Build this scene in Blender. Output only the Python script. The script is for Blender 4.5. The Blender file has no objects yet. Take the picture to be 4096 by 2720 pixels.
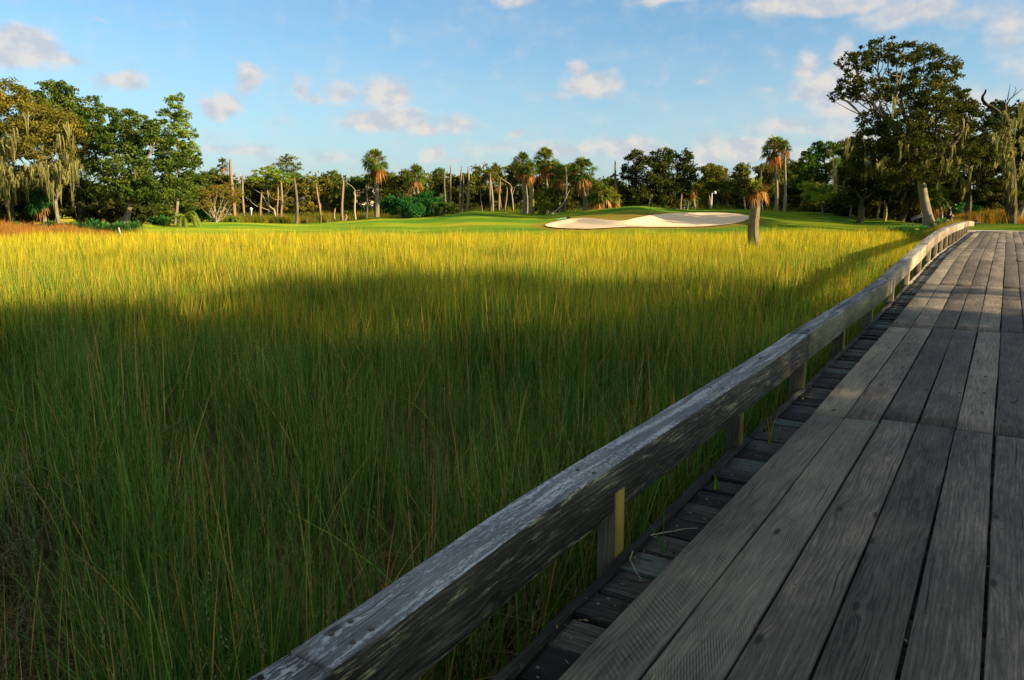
import bpy, math, random
import numpy as np
from mathutils import Vector, Matrix
from mathutils.geometry import delaunay_2d_cdt

R = math.radians
scene = bpy.context.scene
col = scene.collection
rng = np.random.default_rng(7)
random.seed(7)

# ------------------------------------------------------------------ camera
FPX = 3100.0                       # focal length in photo pixels (photo 4096 x 2720)
CAMZ = 2.6
PITCH = math.atan((1360 - 850) / FPX)
cam_d = bpy.data.cameras.new('Camera')
cam_d.sensor_width = 36
cam_d.lens = 36 * FPX / 4096
cam_d.clip_start = 0.05
cam_d.clip_end = 3000
cam = bpy.data.objects.new('Camera', cam_d)
cam.location = (0, 0, CAMZ)
cam.rotation_euler = (math.pi / 2 - PITCH, 0, 0)
col.objects.link(cam)
scene.camera = cam

# ------------------------------------------------------------------ light
SUN_AZ, SUN_EL = R(115), R(18.5)
scene.view_settings.view_transform = 'Standard'
scene.view_settings.look = 'None'
scene.view_settings.gamma = 1
scene.view_settings.exposure = 1.05
sd = bpy.data.lights.new('Sun', 'SUN')
sd.energy = 5.0
sd.angle = R(0.5)
sd.color = (1.0, 0.80, 0.50)
sun = bpy.data.objects.new('Sun', sd)
S = Vector((math.sin(SUN_AZ) * math.cos(SUN_EL), math.cos(SUN_AZ) * math.cos(SUN_EL), math.sin(SUN_EL)))
sun.rotation_euler = S.to_track_quat('Z', 'Y').to_euler()
sun.location = (30, -10, 30)
col.objects.link(sun)


def ray(px, py):
    x = (px - 2048) / FPX
    y = -(py - 1360) / FPX
    return np.array([x, math.cos(PITCH) + y * math.sin(PITCH), -math.sin(PITCH) + y * math.cos(PITCH)])


def W(px, py, Y):
    """world point seen at a photo pixel, Y metres ahead of the camera"""
    r = ray(px, py)
    return np.array([0, 0, CAMZ]) + r * (Y / r[1])


# ---- node helper
class NT:
    def __init__(s, tree):
        s.t = tree
        s.n = tree.nodes
        s.l = tree.links

    def node(s, typ, ins=None, **kw):
        nd = s.n.new(typ)
        for k, v in kw.items():
            setattr(nd, k, v)
        if ins:
            for k, v in ins.items():
                sock = nd.inputs[k]
                if isinstance(v, bpy.types.NodeSocket):
                    s.l.new(v, sock)
                else:
                    sock.default_value = v
        return nd

    def m(s, op, a, b=None, c=None, clamp=False):
        ins = {0: a}
        if b is not None: ins[1] = b
        if c is not None: ins[2] = c
        return s.node('ShaderNodeMath', ins, operation=op, use_clamp=clamp).outputs[0]

    def vm(s, op, a, b=None):
        ins = {0: a}
        if b is not None: ins[1] = b
        nd = s.node('ShaderNodeVectorMath', ins, operation=op)
        return nd.outputs['Value'] if op in ('LENGTH', 'DOT_PRODUCT', 'DISTANCE') else nd.outputs[0]

    def mix(s, f, a, b, typ='MIX'):
        nd = s.node('ShaderNodeMix', None, data_type='RGBA', blend_type=typ)
        for k, v in ((0, f), (6, a), (7, b)):
            if isinstance(v, bpy.types.NodeSocket):
                s.l.new(v, nd.inputs[k])
            else:
                if k and len(v) == 3: v = (*v, 1)
                nd.inputs[k].default_value = v
        return nd.outputs[2]

    def noise(s, vec, scale=1, detail=2, rough=.5, dist=0):
        return s.node('ShaderNodeTexNoise', {'Vector': vec, 'Scale': scale, 'Detail': detail, 'Roughness': rough, 'Distortion': dist}).outputs[0]

    def ss(s, v, a, b, o0=0.0, o1=1.0):
        return s.node('ShaderNodeMapRange', {0: v, 1: a, 2: b, 3: o0, 4: o1}, interpolation_type='SMOOTHSTEP').outputs[0]

    def lin(s, v, a, b, o0=0.0, o1=1.0):
        return s.node('ShaderNodeMapRange', {0: v, 1: a, 2: b, 3: o0, 4: o1}).outputs[0]

    def comb(s, x, y, z=0.0):
        return s.node('ShaderNodeCombineXYZ', {0: x, 1: y, 2: z}).outputs[0]


# ------------------------------------------------------------------ sky and clouds (world)
world = bpy.data.worlds.new('World')
scene.world = world
world.use_nodes = True
g = NT(world.node_tree)
g.n.clear()
sky = g.node('ShaderNodeTexSky', None, sky_type='NISHITA', sun_disc=False, sun_elevation=SUN_EL, sun_rotation=SUN_AZ,
             altitude=0, air_density=1.0, dust_density=1.6, ozone_density=1.6)
tc = g.node('ShaderNodeTexCoord').outputs['Generated']
dirv = g.vm('NORMALIZE', tc)
sep = g.node('ShaderNodeSeparateXYZ', {0: dirv})
az = g.m('ARCTAN2', sep.outputs[0], sep.outputs[1])
el = g.m('ARCSINE', sep.outputs[2])
p2 = g.comb(az, g.m('MULTIPLY', el, 1.35), 0.0)
w1 = g.node('ShaderNodeTexNoise', {'Vector': p2, 'Scale': 22.0, 'Detail': 3.0, 'Roughness': .55})
warp = g.vm('MULTIPLY', g.vm('SUBTRACT', w1.outputs['Color'], (.5, .5, .5)), (.035, .022, 0))
pw = g.vm('ADD', g.comb(az, el, 0.0), warp)
BLOBS = [(90, 190, 130, 62, .95), (40, 235, 110, 35, .8), (255, 232, 70, 26, .45), (480, 325, 105, 32, .62), (1000, 312, 56, 54, .75),
         (980, 350, 60, 28, .5), (882, 425, 70, 46, .85), (1208, 355, 36, 52, .55), (1250, 390, 70, 22, .45), (1362, 370, 70, 40, .65),
         (1550, 380, 92, 50, .9), (1550, 478, 150, 48, .95), (1650, 505, 120, 30, .8), (1830, 490, 110, 42, .55), (1730, 615, 50, 42, .62),
         (1820, 640, 90, 22, .4), (1000, 605, 160, 34, .42), (1130, 640, 140, 34, .4), (860, 590, 90, 24, .35), (1330, 620, 120, 32, .42), (1480, 650, 160, 20, .3),
         (2380, 335, 120, 46, .85), (2310, 275, 50, 34, .6), (2250, 370, 90, 24, .35), (2080, 530, 70, 22, .45), (2540, 605, 120, 56, .8),
         (2300, 590, 330, 42, .5), (2000, 600, 220, 34, .35), (2640, 650, 240, 34, .5), (2850, 600, 80, 62, .72), (3000, 600, 130, 56, .78),
         (3140, 500, 150, 34, .5), (3230, 520, 110, 26, .45), (3330, 350, 130, 75, .9), (3230, 250, 55, 50, .7), (3380, 210, 50, 60, .62),
         (3420, 420, 150, 60, .65), (3250, 640, 140, 50, .6), (3380, 300, 70, 90, .6), (3420, 560, 110, 60, .65), (3330, 12, 300, 40, .78), (3640, 50, 190, 46, .72),
         (3100, 20, 120, 30, .7), (4040, 110, 110, 90, .5), (2050, 2, 90, 28, .6), (2640, 2, 130, 22, .5), (3900, 60, 150, 60, .4),
         (400, 88, 60, 16, .3), (820, 720, 300, 40, .4), (2900, 700, 500, 34, .4), (1800, 715, 500, 22, .3), (3050, 560, 160, 30, .3),
         (3900, 420, 160, 80, .5), (4200, 300, 150, 90, .6), (-300, 150, 200, 80, .7), (2800, 330, 60, 20, .25), (3080, 362, 60, 16, .25), (2620, 325, 60, 18, .2)]
acc = None
for (bx, by, rx, ry, dn) in BLOBS:
    r = ray(bx, by)
    r = r / np.linalg.norm(r)
    a0, e0 = math.atan2(r[0], r[1]), math.asin(r[2])
    d = g.vm('SUBTRACT', pw, (a0, e0, 0))
    ra = rx / FPX * math.cos(a0) ** 1.0
    d = g.vm('MULTIPLY', d, (1 / (ra * 1.5), 1 / (ry / FPX * 1.5), 0))
    v = g.m('MULTIPLY', g.m('SUBTRACT', 1.0, g.vm('LENGTH', d)), dn)
    v = g.m('MAXIMUM', v, 0.0)
    acc = v if acc is None else g.m('SMOOTH_MAX', acc, v, .12)
n1 = g.noise(p2, 30, 6, .52)
n2 = g.noise(g.vm('ADD', p2, (.012, .010, 0)), 38, 3, .5)
n2b = g.noise(p2, 38, 3, .5)
dens = g.ss(g.m('ADD', acc, g.m('MULTIPLY', g.m('SUBTRACT', n1, .5), .55)), .04, .52)
shade = g.m('ADD', g.m('MULTIPLY', g.m('SUBTRACT', n2b, n2), 4.0), .5, clamp=True)
ccol = g.mix(shade, (2.85, 2.95, 3.25), (3.95, 3.65, 3.35))
veil = g.m('MULTIPLY', g.ss(g.noise(g.comb(g.m('MULTIPLY', az, 2.2), g.m('MULTIPLY', el, 7.0), 3.0), 2.2, 4, .5), .42, .8), .16)
hz = g.m('MULTIPLY', g.ss(el, .22, -.01), .55)
skyc = g.mix(1.0, sky.outputs[0], (.66, .88, .985), 'MULTIPLY')
base_sky = g.mix(hz, skyc, (2.9, 3.7, 4.2))
base_sky = g.mix(veil, base_sky, (3.2, 3.5, 3.9))
high = g.m('MULTIPLY', g.ss(el, .42, .95), g.ss(g.noise(p2, 2.5, 4, .5), .25, .55))  # unseen pale cloud overhead, added to make the sky fill less blue
base_sky = g.mix(g.m('MULTIPLY', high, .85), base_sky, (2.5, 2.45, 2.2))
fin = g.mix(g.m('MULTIPLY', dens, .86), base_sky, ccol)
bg = g.node('ShaderNodeBackground', {'Color': fin, 'Strength': 0.1})
out = g.node('ShaderNodeOutputWorld', {'Surface': bg.outputs[0]})


# ================================================================== helpers
def tag(o, label=None, cat=None, group=None, kind=None):
    if label: o['label'] = label
    if cat: o['category'] = cat
    if group: o['group'] = group
    if kind: o['kind'] = kind
    return o


def empty(name, loc, label, cat, group=None):
    o = bpy.data.objects.new(name, None)
    o.empty_display_size = .2
    o.location = tuple(float(v) for v in loc)
    col.objects.link(o)
    return tag(o, label, cat, group)


class MB:
    """collects verts / quads / tris with uv and tint, builds ONE mesh object"""

    def __init__(s):
        s.V = []; s.Q = []; s.T = []; s.C = []; s.U = []; s.n = 0; s.QM = []; s.TM = []

    def add(s, V, Q=None, T=None, C=None, U=None, mi=0):
        V = np.asarray(V, float).reshape(-1, 3)
        k = len(V)
        s.V.append(V)
        if Q is not None and len(Q):
            Q = np.asarray(Q, int).reshape(-1, 4)
            s.Q.append(Q + s.n); s.QM.append(np.full(len(Q), mi))
        if T is not None and len(T):
            T = np.asarray(T, int).reshape(-1, 3)
            s.T.append(T + s.n); s.TM.append(np.full(len(T), mi))
        s.C.append(np.zeros((k, 3)) + (0.5 if C is None else np.asarray(C, float)))
        s.U.append(np.zeros((k, 2)) if U is None else np.asarray(U, float))
        s.n += k

    def mesh(s, name, mats, smooth=False):
        V = np.concatenate(s.V)
        Q = np.concatenate(s.Q) if s.Q else np.zeros((0, 4), int)
        T = np.concatenate(s.T) if s.T else np.zeros((0, 3), int)
        me = bpy.data.meshes.new(name)
        me.vertices.add(len(V))
        me.vertices.foreach_set('co', V.astype(np.float32).ravel())
        li = np.concatenate([Q.ravel(), T.ravel()])
        me.loops.add(len(li))
        me.loops.foreach_set('vertex_index', li.astype(np.int32))
        nq, nt = len(Q), len(T)
        me.polygons.add(nq + nt)
        st = np.concatenate([np.arange(nq) * 4, nq * 4 + np.arange(nt) * 3]).astype(np.int32)
        me.polygons.foreach_set('loop_start', st)
        if not isinstance(mats, (list, tuple)): mats = [mats]
        for mm in mats: me.materials.append(mm)
        if len(mats) > 1:
            mi = np.concatenate((s.QM or [np.zeros(0)]) + (s.TM or [np.zeros(0)])).astype(np.int32)
            me.polygons.foreach_set('material_index', mi)
        if smooth:
            me.polygons.foreach_set('use_smooth', np.ones(nq + nt, bool))
        C = np.concatenate(s.C)
        a = me.attributes.new('tint', 'FLOAT_COLOR', 'POINT')
        a.data.foreach_set('color', np.c_[C, np.ones(len(C))].astype(np.float32).ravel())
        U = np.concatenate(s.U)
        uv = me.uv_layers.new(name='UVMap')
        uv.data.foreach_set('uv', U[li].astype(np.float32).ravel())
        me.update(calc_edges=True)
        return me

    def obj(s, name, mats, parent=None, loc=None, smooth=False):
        me = s.mesh(name, mats, smooth)
        o = bpy.data.objects.new(name, me)
        if loc is not None: o.location = tuple(float(v) for v in loc)
        if parent is not None: o.parent = parent
        col.objects.link(o)
        return o


def tube(mb, pts, radii, seg=8, C=None, cap=True, wob=0.0, r=rng, mi=0):
    pts = np.asarray(pts, float); n = len(pts)
    radii = np.broadcast_to(np.asarray(radii, float), (n,))
    tan = np.gradient(pts, axis=0)
    tan /= np.linalg.norm(tan, axis=1)[:, None] + 1e-9
    ref = np.array([0.0, 0, 1]) if abs(tan[0][2]) < .9 else np.array([1.0, 0, 0])
    V = []
    ph = np.arange(seg + 1) * 2 * math.pi / seg
    a = np.cross(ref, tan[0]); a /= np.linalg.norm(a)
    rr = 1 + (r.random(seg) - .5) * wob
    rr = np.append(rr, rr[0])
    L = 0; U = []
    for i in range(n):
        a = a - tan[i] * np.dot(a, tan[i]); a /= np.linalg.norm(a)
        b = np.cross(tan[i], a)
        k = rr * (1 + (r.random(1) - .5) * wob * .6)
        V.append(pts[i] + radii[i] * (np.cos(ph)[:, None] * a + np.sin(ph)[:, None] * b) * k[:, None])
        if i: L += np.linalg.norm(pts[i] - pts[i - 1])
        U.append(np.c_[np.full(seg + 1, L), ph * radii[i]])
    V = np.concatenate(V); U = np.concatenate(U)
    Q = []
    m = seg + 1
    for i in range(n - 1):
        for j in range(seg):
            Q.append((i * m + j, i * m + j + 1, (i + 1) * m + j + 1, (i + 1) * m + j))
    T = []
    if cap:
        e = (n - 1) * m
        for j in range(1, seg - 1): T.append((e, e + j, e + j + 1))
    mb.add(V, Q, T, C, U, mi)


def box(mb, c, h, C=None, yaw=0.0, mi=0):
    cx, cy, cz = c; hx, hy, hz = h
    v = np.array([(x, y, z) for x in (-hx, hx) for y in (-hy, hy) for z in (-hz, hz)], float)
    cs, sn_ = math.cos(yaw), math.sin(yaw)
    v = np.c_[v[:, 0] * cs - v[:, 1] * sn_, v[:, 0] * sn_ + v[:, 1] * cs, v[:, 2]] + np.array(c)
    q = [(0, 1, 3, 2), (4, 6, 7, 5), (0, 4, 5, 1), (2, 3, 7, 6), (0, 2, 6, 4), (1, 5, 7, 3)]
    mb.add(v, q, None, C, v[:, :2], mi)


# ------------------------------------------------------------------ materials
def newmat(name):
    m = bpy.data.materials.new(name)
    m.use_nodes = True
    t = NT(m.node_tree)
    t.n.clear()
    return m, t


def finish(t, shader, disp=None):
    t.node('ShaderNodeOutputMaterial', {'Surface': shader})


def leafmat(name, cols, trans=.35, tcol=None, var=.25, gloss=0.0):
    """cols: three base colours picked by the leaf's own tint"""
    m, t = newmat(name)
    at = t.node('ShaderNodeAttribute', None, attribute_name='tint')
    sp = t.node('ShaderNodeSeparateColor', {0: at.outputs['Color']})
    c = t.mix(t.lin(sp.outputs[0], 0, .5), cols[0], cols[1])
    c = t.mix(t.lin(sp.outputs[0], .5, 1), c, cols[2])
    oi = t.node('ShaderNodeObjectInfo').outputs['Random']
    c = t.mix(1.0, c, t.comb(t.lin(oi, 0, 1, 1 - var, 1 + var), t.lin(oi, 0, 1, 1 - var * .4, 1 + var * .6), 1.0), 'MULTIPLY')
    d = t.node('ShaderNodeBsdfDiffuse', {'Color': c}).outputs[0]
    tr = t.node('ShaderNodeBsdfTranslucent', {'Color': t.mix(1.0, c, tcol or (1.0, 1.1, .5), 'MULTIPLY')}).outputs[0]
    sh = t.node('ShaderNodeMixShader', {0: trans, 1: d, 2: tr}).outputs[0]
    if gloss:
        gl = t.node('ShaderNodeBsdfGlossy', {'Color': (.6, .65, .6, 1), 'Roughness': .45}).outputs[0]
        sh = t.node('ShaderNodeMixShader', {0: gloss, 1: sh, 2: gl}).outputs[0]
    finish(t, sh)
    return m


def plain(name, c, rough=.7, spec=.3, bump=0, nscale=20, var=.25):
    m, t = newmat(name)
    geo = t.node('ShaderNodeNewGeometry')
    n = t.noise(geo.outputs['Position'], nscale, 4, .6)
    cc = t.mix(n, tuple(x * (1 - var) for x in c), tuple(min(1, x * (1 + var)) for x in c))
    ins = {'Base Color': cc, 'Roughness': rough, 'Specular IOR Level': spec}
    if bump:
        ins['Normal'] = t.node('ShaderNodeBump', {'Strength': bump, 'Distance': .02, 'Height': n}).outputs[0]
    finish(t, t.node('ShaderNodeBsdfPrincipled', ins).outputs[0])
    return m


def barkmat(name, c0, c1, lich=None, sc=6.0, ring=0.0):
    m, t = newmat(name)
    uv = t.node('ShaderNodeUVMap').outputs[0]
    oi = t.node('ShaderNodeObjectInfo').outputs['Random']
    geo = t.node('ShaderNodeNewGeometry')
    p = t.vm('ADD', t.vm('MULTIPLY', uv, (1.2, 8, 1)), t.comb(t.m('MULTIPLY', oi, 90), 0, 0))
    n = t.noise(p, sc, 4, .65)
    c = t.mix(t.ss(n, .3, .7), c0, c1)
    if lich:
        n3 = t.noise(geo.outputs['Position'], 1.4, 3, .6)
        c = t.mix(t.m('MULTIPLY', t.ss(n3, .45, .65), .7), c, lich)
    hgt = n
    if ring:
        wv = t.node('ShaderNodeTexWave', {'Vector': uv, 'Scale': ring, 'Distortion': 2.0, 'Detail': 2.0}, bands_direction='X').outputs[1]
        c = t.mix(t.m('MULTIPLY', wv, .45), c, c0)
        hgt = t.m('ADD', n, wv)
    b = t.node('ShaderNodeBump', {'Strength': .7, 'Distance': .04, 'Height': hgt}).outputs[0]
    finish(t, t.node('ShaderNodeBsdfDiffuse', {'Color': c, 'Normal': b}).outputs[0])
    return m


def woodmat(name, dark, mid, light, lichen=None, ring=1.0, saw=0.0, topcol=None, crack=.9):
    m, t = newmat(name)
    uv = t.node('ShaderNodeUVMap').outputs[0]
    oi = t.node('ShaderNodeObjectInfo').outputs['Random']
    geo = t.node('ShaderNodeNewGeometry')
    off = t.comb(t.m('MULTIPLY', oi, 61.0), t.m('MULTIPLY', oi, 17.0), 0)
    p = t.vm('ADD', uv, off)
    # wandering grain around knots
    w = t.noise(t.vm('MULTIPLY', p, (1.1, 5.0, 1)), 1.0, 2, .5)
    w2 = t.noise(t.vm('MULTIPLY', p, (3.0, 9.0, 1)), 1.0, 1, .5)
    sp = t.node('ShaderNodeSeparateXYZ', {0: p})
    big0 = t.noise(t.vm('MULTIPLY', p, (.5, 9.0, 1)), 1.0, 1, .5)
    v2 = t.m('ADD', sp.outputs[1], t.m('ADD', t.m('MULTIPLY', w, .085), t.m('MULTIPLY', w2, .008)))
    vor = t.node('ShaderNodeTexVoronoi', {'Vector': t.vm('MULTIPLY', p, (1.3, 4.2, 0)), 'Scale': 1.0}, voronoi_dimensions='2D')
    vor = t.m('ADD', vor.outputs['Distance'], t.m('LESS_THAN', t.node('ShaderNodeSeparateColor', {0: vor.outputs['Color']}).outputs[0], .72))
    kn = t.m('POWER', 2.718, t.m('MULTIPLY', t.m('MULTIPLY', vor, vor), -55.0))
    v2 = t.m('ADD', v2, t.m('MULTIPLY', kn, .028))
    rings = t.m('SINE', t.m('MULTIPLY', t.m('ADD', v2, t.m('MULTIPLY', big0, .05)), 300.0))
    rings = t.lin(rings, -1, 1)
    fib = t.noise(t.comb(t.m('MULTIPLY', sp.outputs[0], 6.0), t.m('MULTIPLY', v2, 130.0), 0), 1.0, 5, .7)
    fib2 = t.noise(t.comb(t.m('MULTIPLY', sp.outputs[0], 3.2), t.m('MULTIPLY', v2, 42.0), 2.0), 1.0, 4, .65)
    fine = t.noise(t.comb(t.m('MULTIPLY', sp.outputs[0], 14.0), t.m('MULTIPLY', v2, 420.0), 0), 1.0, 3, .7)
    big = t.noise(t.vm('MULTIPLY', p, (.9, 3.0, 1)), 1.0, 3, .6)
    tone = t.m('ADD', t.m('ADD', t.m('MULTIPLY', fib, .45), t.m('MULTIPLY', t.m('SUBTRACT', fib2, .38), .5)), t.m('ADD', t.m('MULTIPLY', rings, .07 * ring), t.m('ADD', t.m('MULTIPLY', fine, .40), t.m('MULTIPLY', big, .45))))
    tone = t.m('ADD', tone, t.lin(oi, 0, 1, -.12, .12))
    c = t.mix(t.ss(tone, .45, .74), dark, mid)
    c = t.mix(t.ss(tone, .70, 1.0), c, light)
    sepn = t.node('ShaderNodeSeparateXYZ', {0: geo.outputs['Normal']})
    up = t.ss(sepn.outputs[2], .4, .8)
    hgt = t.m('ADD', t.m('MULTIPLY', fib, .8), t.m('MULTIPLY', rings, .12 * ring))
    if topcol:
        # the top face is mixed towards grey all over, with fine pale flecks lying in the grain; the sides stay brown
        grey = t.mix(t.ss(tone, .45, .95), (topcol[0] * .10, topcol[1] * .10, topcol[2] * .11), (topcol[0] * .46, topcol[1] * .46, topcol[2] * .48))
        c = t.mix(t.m('MULTIPLY', up, .85), c, grey)
        fl = t.noise(t.comb(t.m('MULTIPLY', sp.outputs[0], 26.0), t.m('MULTIPLY', v2, 110.0), 9.0), 1.0, 4, .7)
        lane = t.noise(t.comb(t.m('MULTIPLY', sp.outputs[0], 1.1), t.m('MULTIPLY', v2, 20.0), 4.0), 1.0, 3, .6)
        f = t.m('MULTIPLY', up, t.ss(t.m('ADD', fl, lane), .98, 1.16))
        c = t.mix(t.m('MULTIPLY', f, .9), c, topcol)
    if lichen:
        ln = t.noise(t.vm('MULTIPLY', p, (1.6, 16.0, 1)), 1.0, 6, .75)
        ln = t.m('ADD', ln, t.m('MULTIPLY', t.m('SUBTRACT', fib2, .5), .55))
        f = t.m('MULTIPLY', t.ss(ln, .55, .66), t.ss(t.noise(t.comb(t.m('MULTIPLY', sp.outputs[0], 22.0), t.m('MULTIPLY', v2, 90.0), 1.0), 1.0, 3, .7), .36, .58))
        f = t.m('MULTIPLY', f, t.m('SUBTRACT', 1.0, up))
        c = t.mix(t.m('MULTIPLY', f, .9), c, lichen)
    c = t.mix(t.m('MULTIPLY', t.ss(vor, .085, .03), .8), c, (.016, .012, .009))
    # long drying cracks
    cr = t.noise(t.comb(t.m('MULTIPLY', sp.outputs[0], .9), t.m('MULTIPLY', v2, 75.0), 5.0), 1.0, 2, .5)
    crk = t.ss(cr, .315, .275)
    c = t.mix(t.m('MULTIPLY', crk, crack), c, (.008, .008, .008))
    hgt = t.m('SUBTRACT', hgt, t.m('MULTIPLY', crk, 1.5))
    if saw:
        sw = t.node('ShaderNodeTexWave', {'Vector': t.comb(t.m('ADD', sp.outputs[0], t.m('MULTIPLY', t.m('POWER', sp.outputs[1], 2.0), .15)), 0, 0), 'Scale': 10.0, 'Distortion': 1.2, 'Detail': 2.0}, bands_direction='X').outputs[1]
        msk = t.ss(t.noise(t.vm('MULTIPLY', p, (1.3, 5, 1)), 1.0, 2, .5), .48, .64)
        s2 = t.m('MULTIPLY', t.ss(sw, .35, .05), t.m('MULTIPLY', msk, saw))
        c = t.mix(s2, c, (.012, .013, .013))
        hgt = t.m('SUBTRACT', hgt, s2)
    # blotches, dust
    sb = t.noise(geo.outputs['Position'], 1.3, 4, .6)
    c = t.mix(1.0, c, t.comb(t.lin(sb, .3, .7, .72, 1.25), t.lin(sb, .3, .7, .72, 1.2), t.lin(sb, .3, .7, .74, 1.15)), 'MULTIPLY')
    b = t.node('ShaderNodeBump', {'Strength': .8, 'Distance': .006, 'Height': hgt}).outputs[0]
    finish(t, t.node('ShaderNodeBsdfPrincipled', {'Base Color': c, 'Roughness': .78, 'Specular IOR Level': .13, 'Normal': b}).outputs[0])
    return m


M = {}
M['oak'] = leafmat('oak_leaves', [(.038, .060, .010), (.095, .118, .016), (.25, .22, .032)], .3)
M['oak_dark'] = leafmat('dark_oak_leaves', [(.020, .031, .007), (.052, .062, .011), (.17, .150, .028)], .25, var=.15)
M['oak_green'] = leafmat('green_oak_leaves', [(.036, .066, .012), (.085, .128, .018), (.22, .23, .035)], .3)
M['olive'] = leafmat('olive_leaves', [(.060, .066, .012), (.14, .130, .020), (.28, .23, .038)], .3)
M['pine'] = leafmat('pine_needles', [(.028, .072, .014), (.075, .145, .02), (.16, .22, .03)], .35)
M['pine_pale'] = leafmat('light_pine_needles', [(.08, .15, .02), (.20, .28, .03), (.36, .40, .05)], .4)  # paler, yellower needle colour
M['cedar'] = leafmat('cedar_leaves', [(.012, .055, .018), (.032, .13, .026), (.08, .21, .04)], .3)
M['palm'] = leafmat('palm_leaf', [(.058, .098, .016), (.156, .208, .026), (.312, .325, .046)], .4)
M['palm_dead'] = leafmat('dead_palm_leaf', [(.20, .075, .02), (.38, .16, .045), (.55, .30, .10)], .3)
M['palm_brown'] = leafmat('palm_fruit_stalk', [(.10, .045, .02), (.2, .09, .035), (.30, .14, .05)], .2)
M['palmetto'] = leafmat('palmetto_leaf', [(.02, .085, .02), (.06, .20, .04), (.15, .32, .07)], .35, gloss=.04)
M['vine'] = leafmat('vine_leaf', [(.06, .08, .012), (.17, .17, .02), (.30, .27, .03)], .4)
M['myrtle'] = leafmat('myrtle_leaf', [(.10, .11, .02), (.20, .17, .03), (.32, .20, .04)], .4)
M['flower'] = plain('magenta_flower', (.6, .03, .08), .6)
M['moss'] = leafmat('spanish_moss', [(.13, .12, .045), (.27, .25, .08), (.42, .38, .14)], .4, (1, 1, .7), var=.1)
M['weeds'] = leafmat('red_weeds', [(.24, .08, .02), (.45, .19, .045), (.60, .34, .08)], .4, (1.1, .8, .5))
M['rust_weeds'] = leafmat('golden_weeds', [(.17, .10, .02), (.34, .23, .04), (.48, .38, .06)], .4, (1.1, .9, .4))
M['fringe'] = leafmat('fringe_grass', [(.05, .10, .015), (.15, .20, .02), (.40, .36, .03)], .4)
M['bark'] = barkmat('oak_bark', (.10, .075, .05), (.30, .24, .16), (.26, .27, .14))
M['barkd'] = barkmat('dark_bark', (.03, .024, .018), (.10, .08, .055), (.12, .12, .06))
M['snag'] = barkmat('dead_palm_bark', (.24, .15, .085), (.62, .44, .27), ring=9.0)
M['snagdark'] = barkmat('weathered_palm_bark', (.13, .10, .07), (.34, .27, .19), (.30, .30, .14), ring=9.0)
M['palmtrunk'] = barkmat('palm_bark', (.22, .17, .11), (.52, .44, .30), (.40, .38, .16), ring=8.0)
M['boots'] = barkmat('booted_palm_bark', (.16, .12, .05), (.55, .42, .12), (.45, .42, .12), ring=5.0)
M['deadwood'] = barkmat('dead_wood', (.22, .17, .11), (.48, .40, .27), (.42, .36, .15))
M['charred'] = barkmat('charred_wood', (.010, .010, .010), (.03, .028, .025))
M['vinetrunk'] = barkmat('vine_wrapped_bark', (.05, .035, .02), (.30, .225, .125), (.22, .22, .08), sc=5)

M['deck'] = woodmat('deck_wood', (.026, .022, .018), (.100, .086, .069), (.27, .225, .175))
M['deck_edge'] = woodmat('sawn_edge_plank_wood', (.055, .052, .042), (.15, .138, .108), (.29, .255, .19), saw=.55)
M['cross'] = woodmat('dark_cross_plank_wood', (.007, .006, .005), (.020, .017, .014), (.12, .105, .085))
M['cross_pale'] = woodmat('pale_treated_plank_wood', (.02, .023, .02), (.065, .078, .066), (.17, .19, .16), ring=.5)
M['rail_near'] = woodmat('lichened_rail_wood', (.009, .007, .005), (.040, .034, .024), (.20, .18, .13), lichen=(.46, .42, .22), topcol=(.46, .48, .48))
M['rail_mid'] = woodmat('greenish_rail_wood', (.03, .027, .016), (.14, .13, .07), (.36, .32, .20), lichen=(.30, .29, .11), topcol=(.30, .31, .31))
M['rail_far'] = woodmat('bleached_rail_wood', (.08, .062, .04), (.26, .205, .14), (.46, .37, .25), topcol=(.36, .34, .31), crack=.6)
M['post'] = woodmat('sunlit_yellow_post_wood', (.07, .055, .015), (.27, .20, .035), (.42, .31, .06), crack=.3, ring=.6)
M['post_shaded'] = woodmat('shaded_post_wood', (.05, .043, .025), (.12, .10, .06), (.24, .20, .12), crack=.5)
M['log'] = woodmat('dark_edge_beam_wood', (.007, .006, .005), (.024, .021, .016), (.10, .09, .07), lichen=(.07, .09, .03))
M['log_far'] = woodmat('bleached_edge_beam_wood', (.08, .07, .055), (.20, .17, .13), (.34, .29, .22))
M['nail'] = plain('weathered_nail', (.10, .085, .07), .6, .4)

# ------------------------------------------------------------------ terrain
crest = [(-1500, 72, 897), (-300, 72, 898), (500, 74, 898), (700, 76, 902), (802, 80, 889), (971, 80, 889), (1123, 80, 896), (1276, 82, 895),
         (1378, 86, 884), (1519, 88, 867), (1689, 88, 866), (1892, 88, 845), (2028, 88, 847), (2129, 86, 855), (2202, 86, 854), (2261, 84, 848),
         (2424, 82, 834), (2540, 82, 822), (2650, 84, 832), (2767, 86, 839), (2878, 86, 836), (3006, 86, 837), (3125, 88, 847), (3213, 88, 847),
         (3336, 86, 855), (3441, 84, 868), (3500, 82, 873), (3600, 76, 890), (3700, 72, 900), (3800, 68, 903), (3900, 64, 903), (4000, 62, 901), (6000, 62, 898)]
CU = np.array([(c[0] - 2048) / FPX for c in crest])
CY = np.array([c[1] for c in crest], float)
CZ = np.array([W(c[0], c[2], c[1])[2] for c in crest])
edge = [(-1500, 50), (0, 51), (500, 54), (700, 54), (2000, 53), (2500, 52), (2850, 53), (3100, 57), (3400, 60), (3600, 56), (3740, 51), (3830, 43), (3950, 38), (6000, 36)]
EU = np.array([(c[0] - 2048) / FPX for c in edge]); EY = np.array([c[1] for c in edge], float)
HD = R(32.2)
BD = np.array([math.sin(HD), math.cos(HD)])       # along the boardwalk
BN = np.array([BD[1], -BD[0]])                    # to its right
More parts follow.
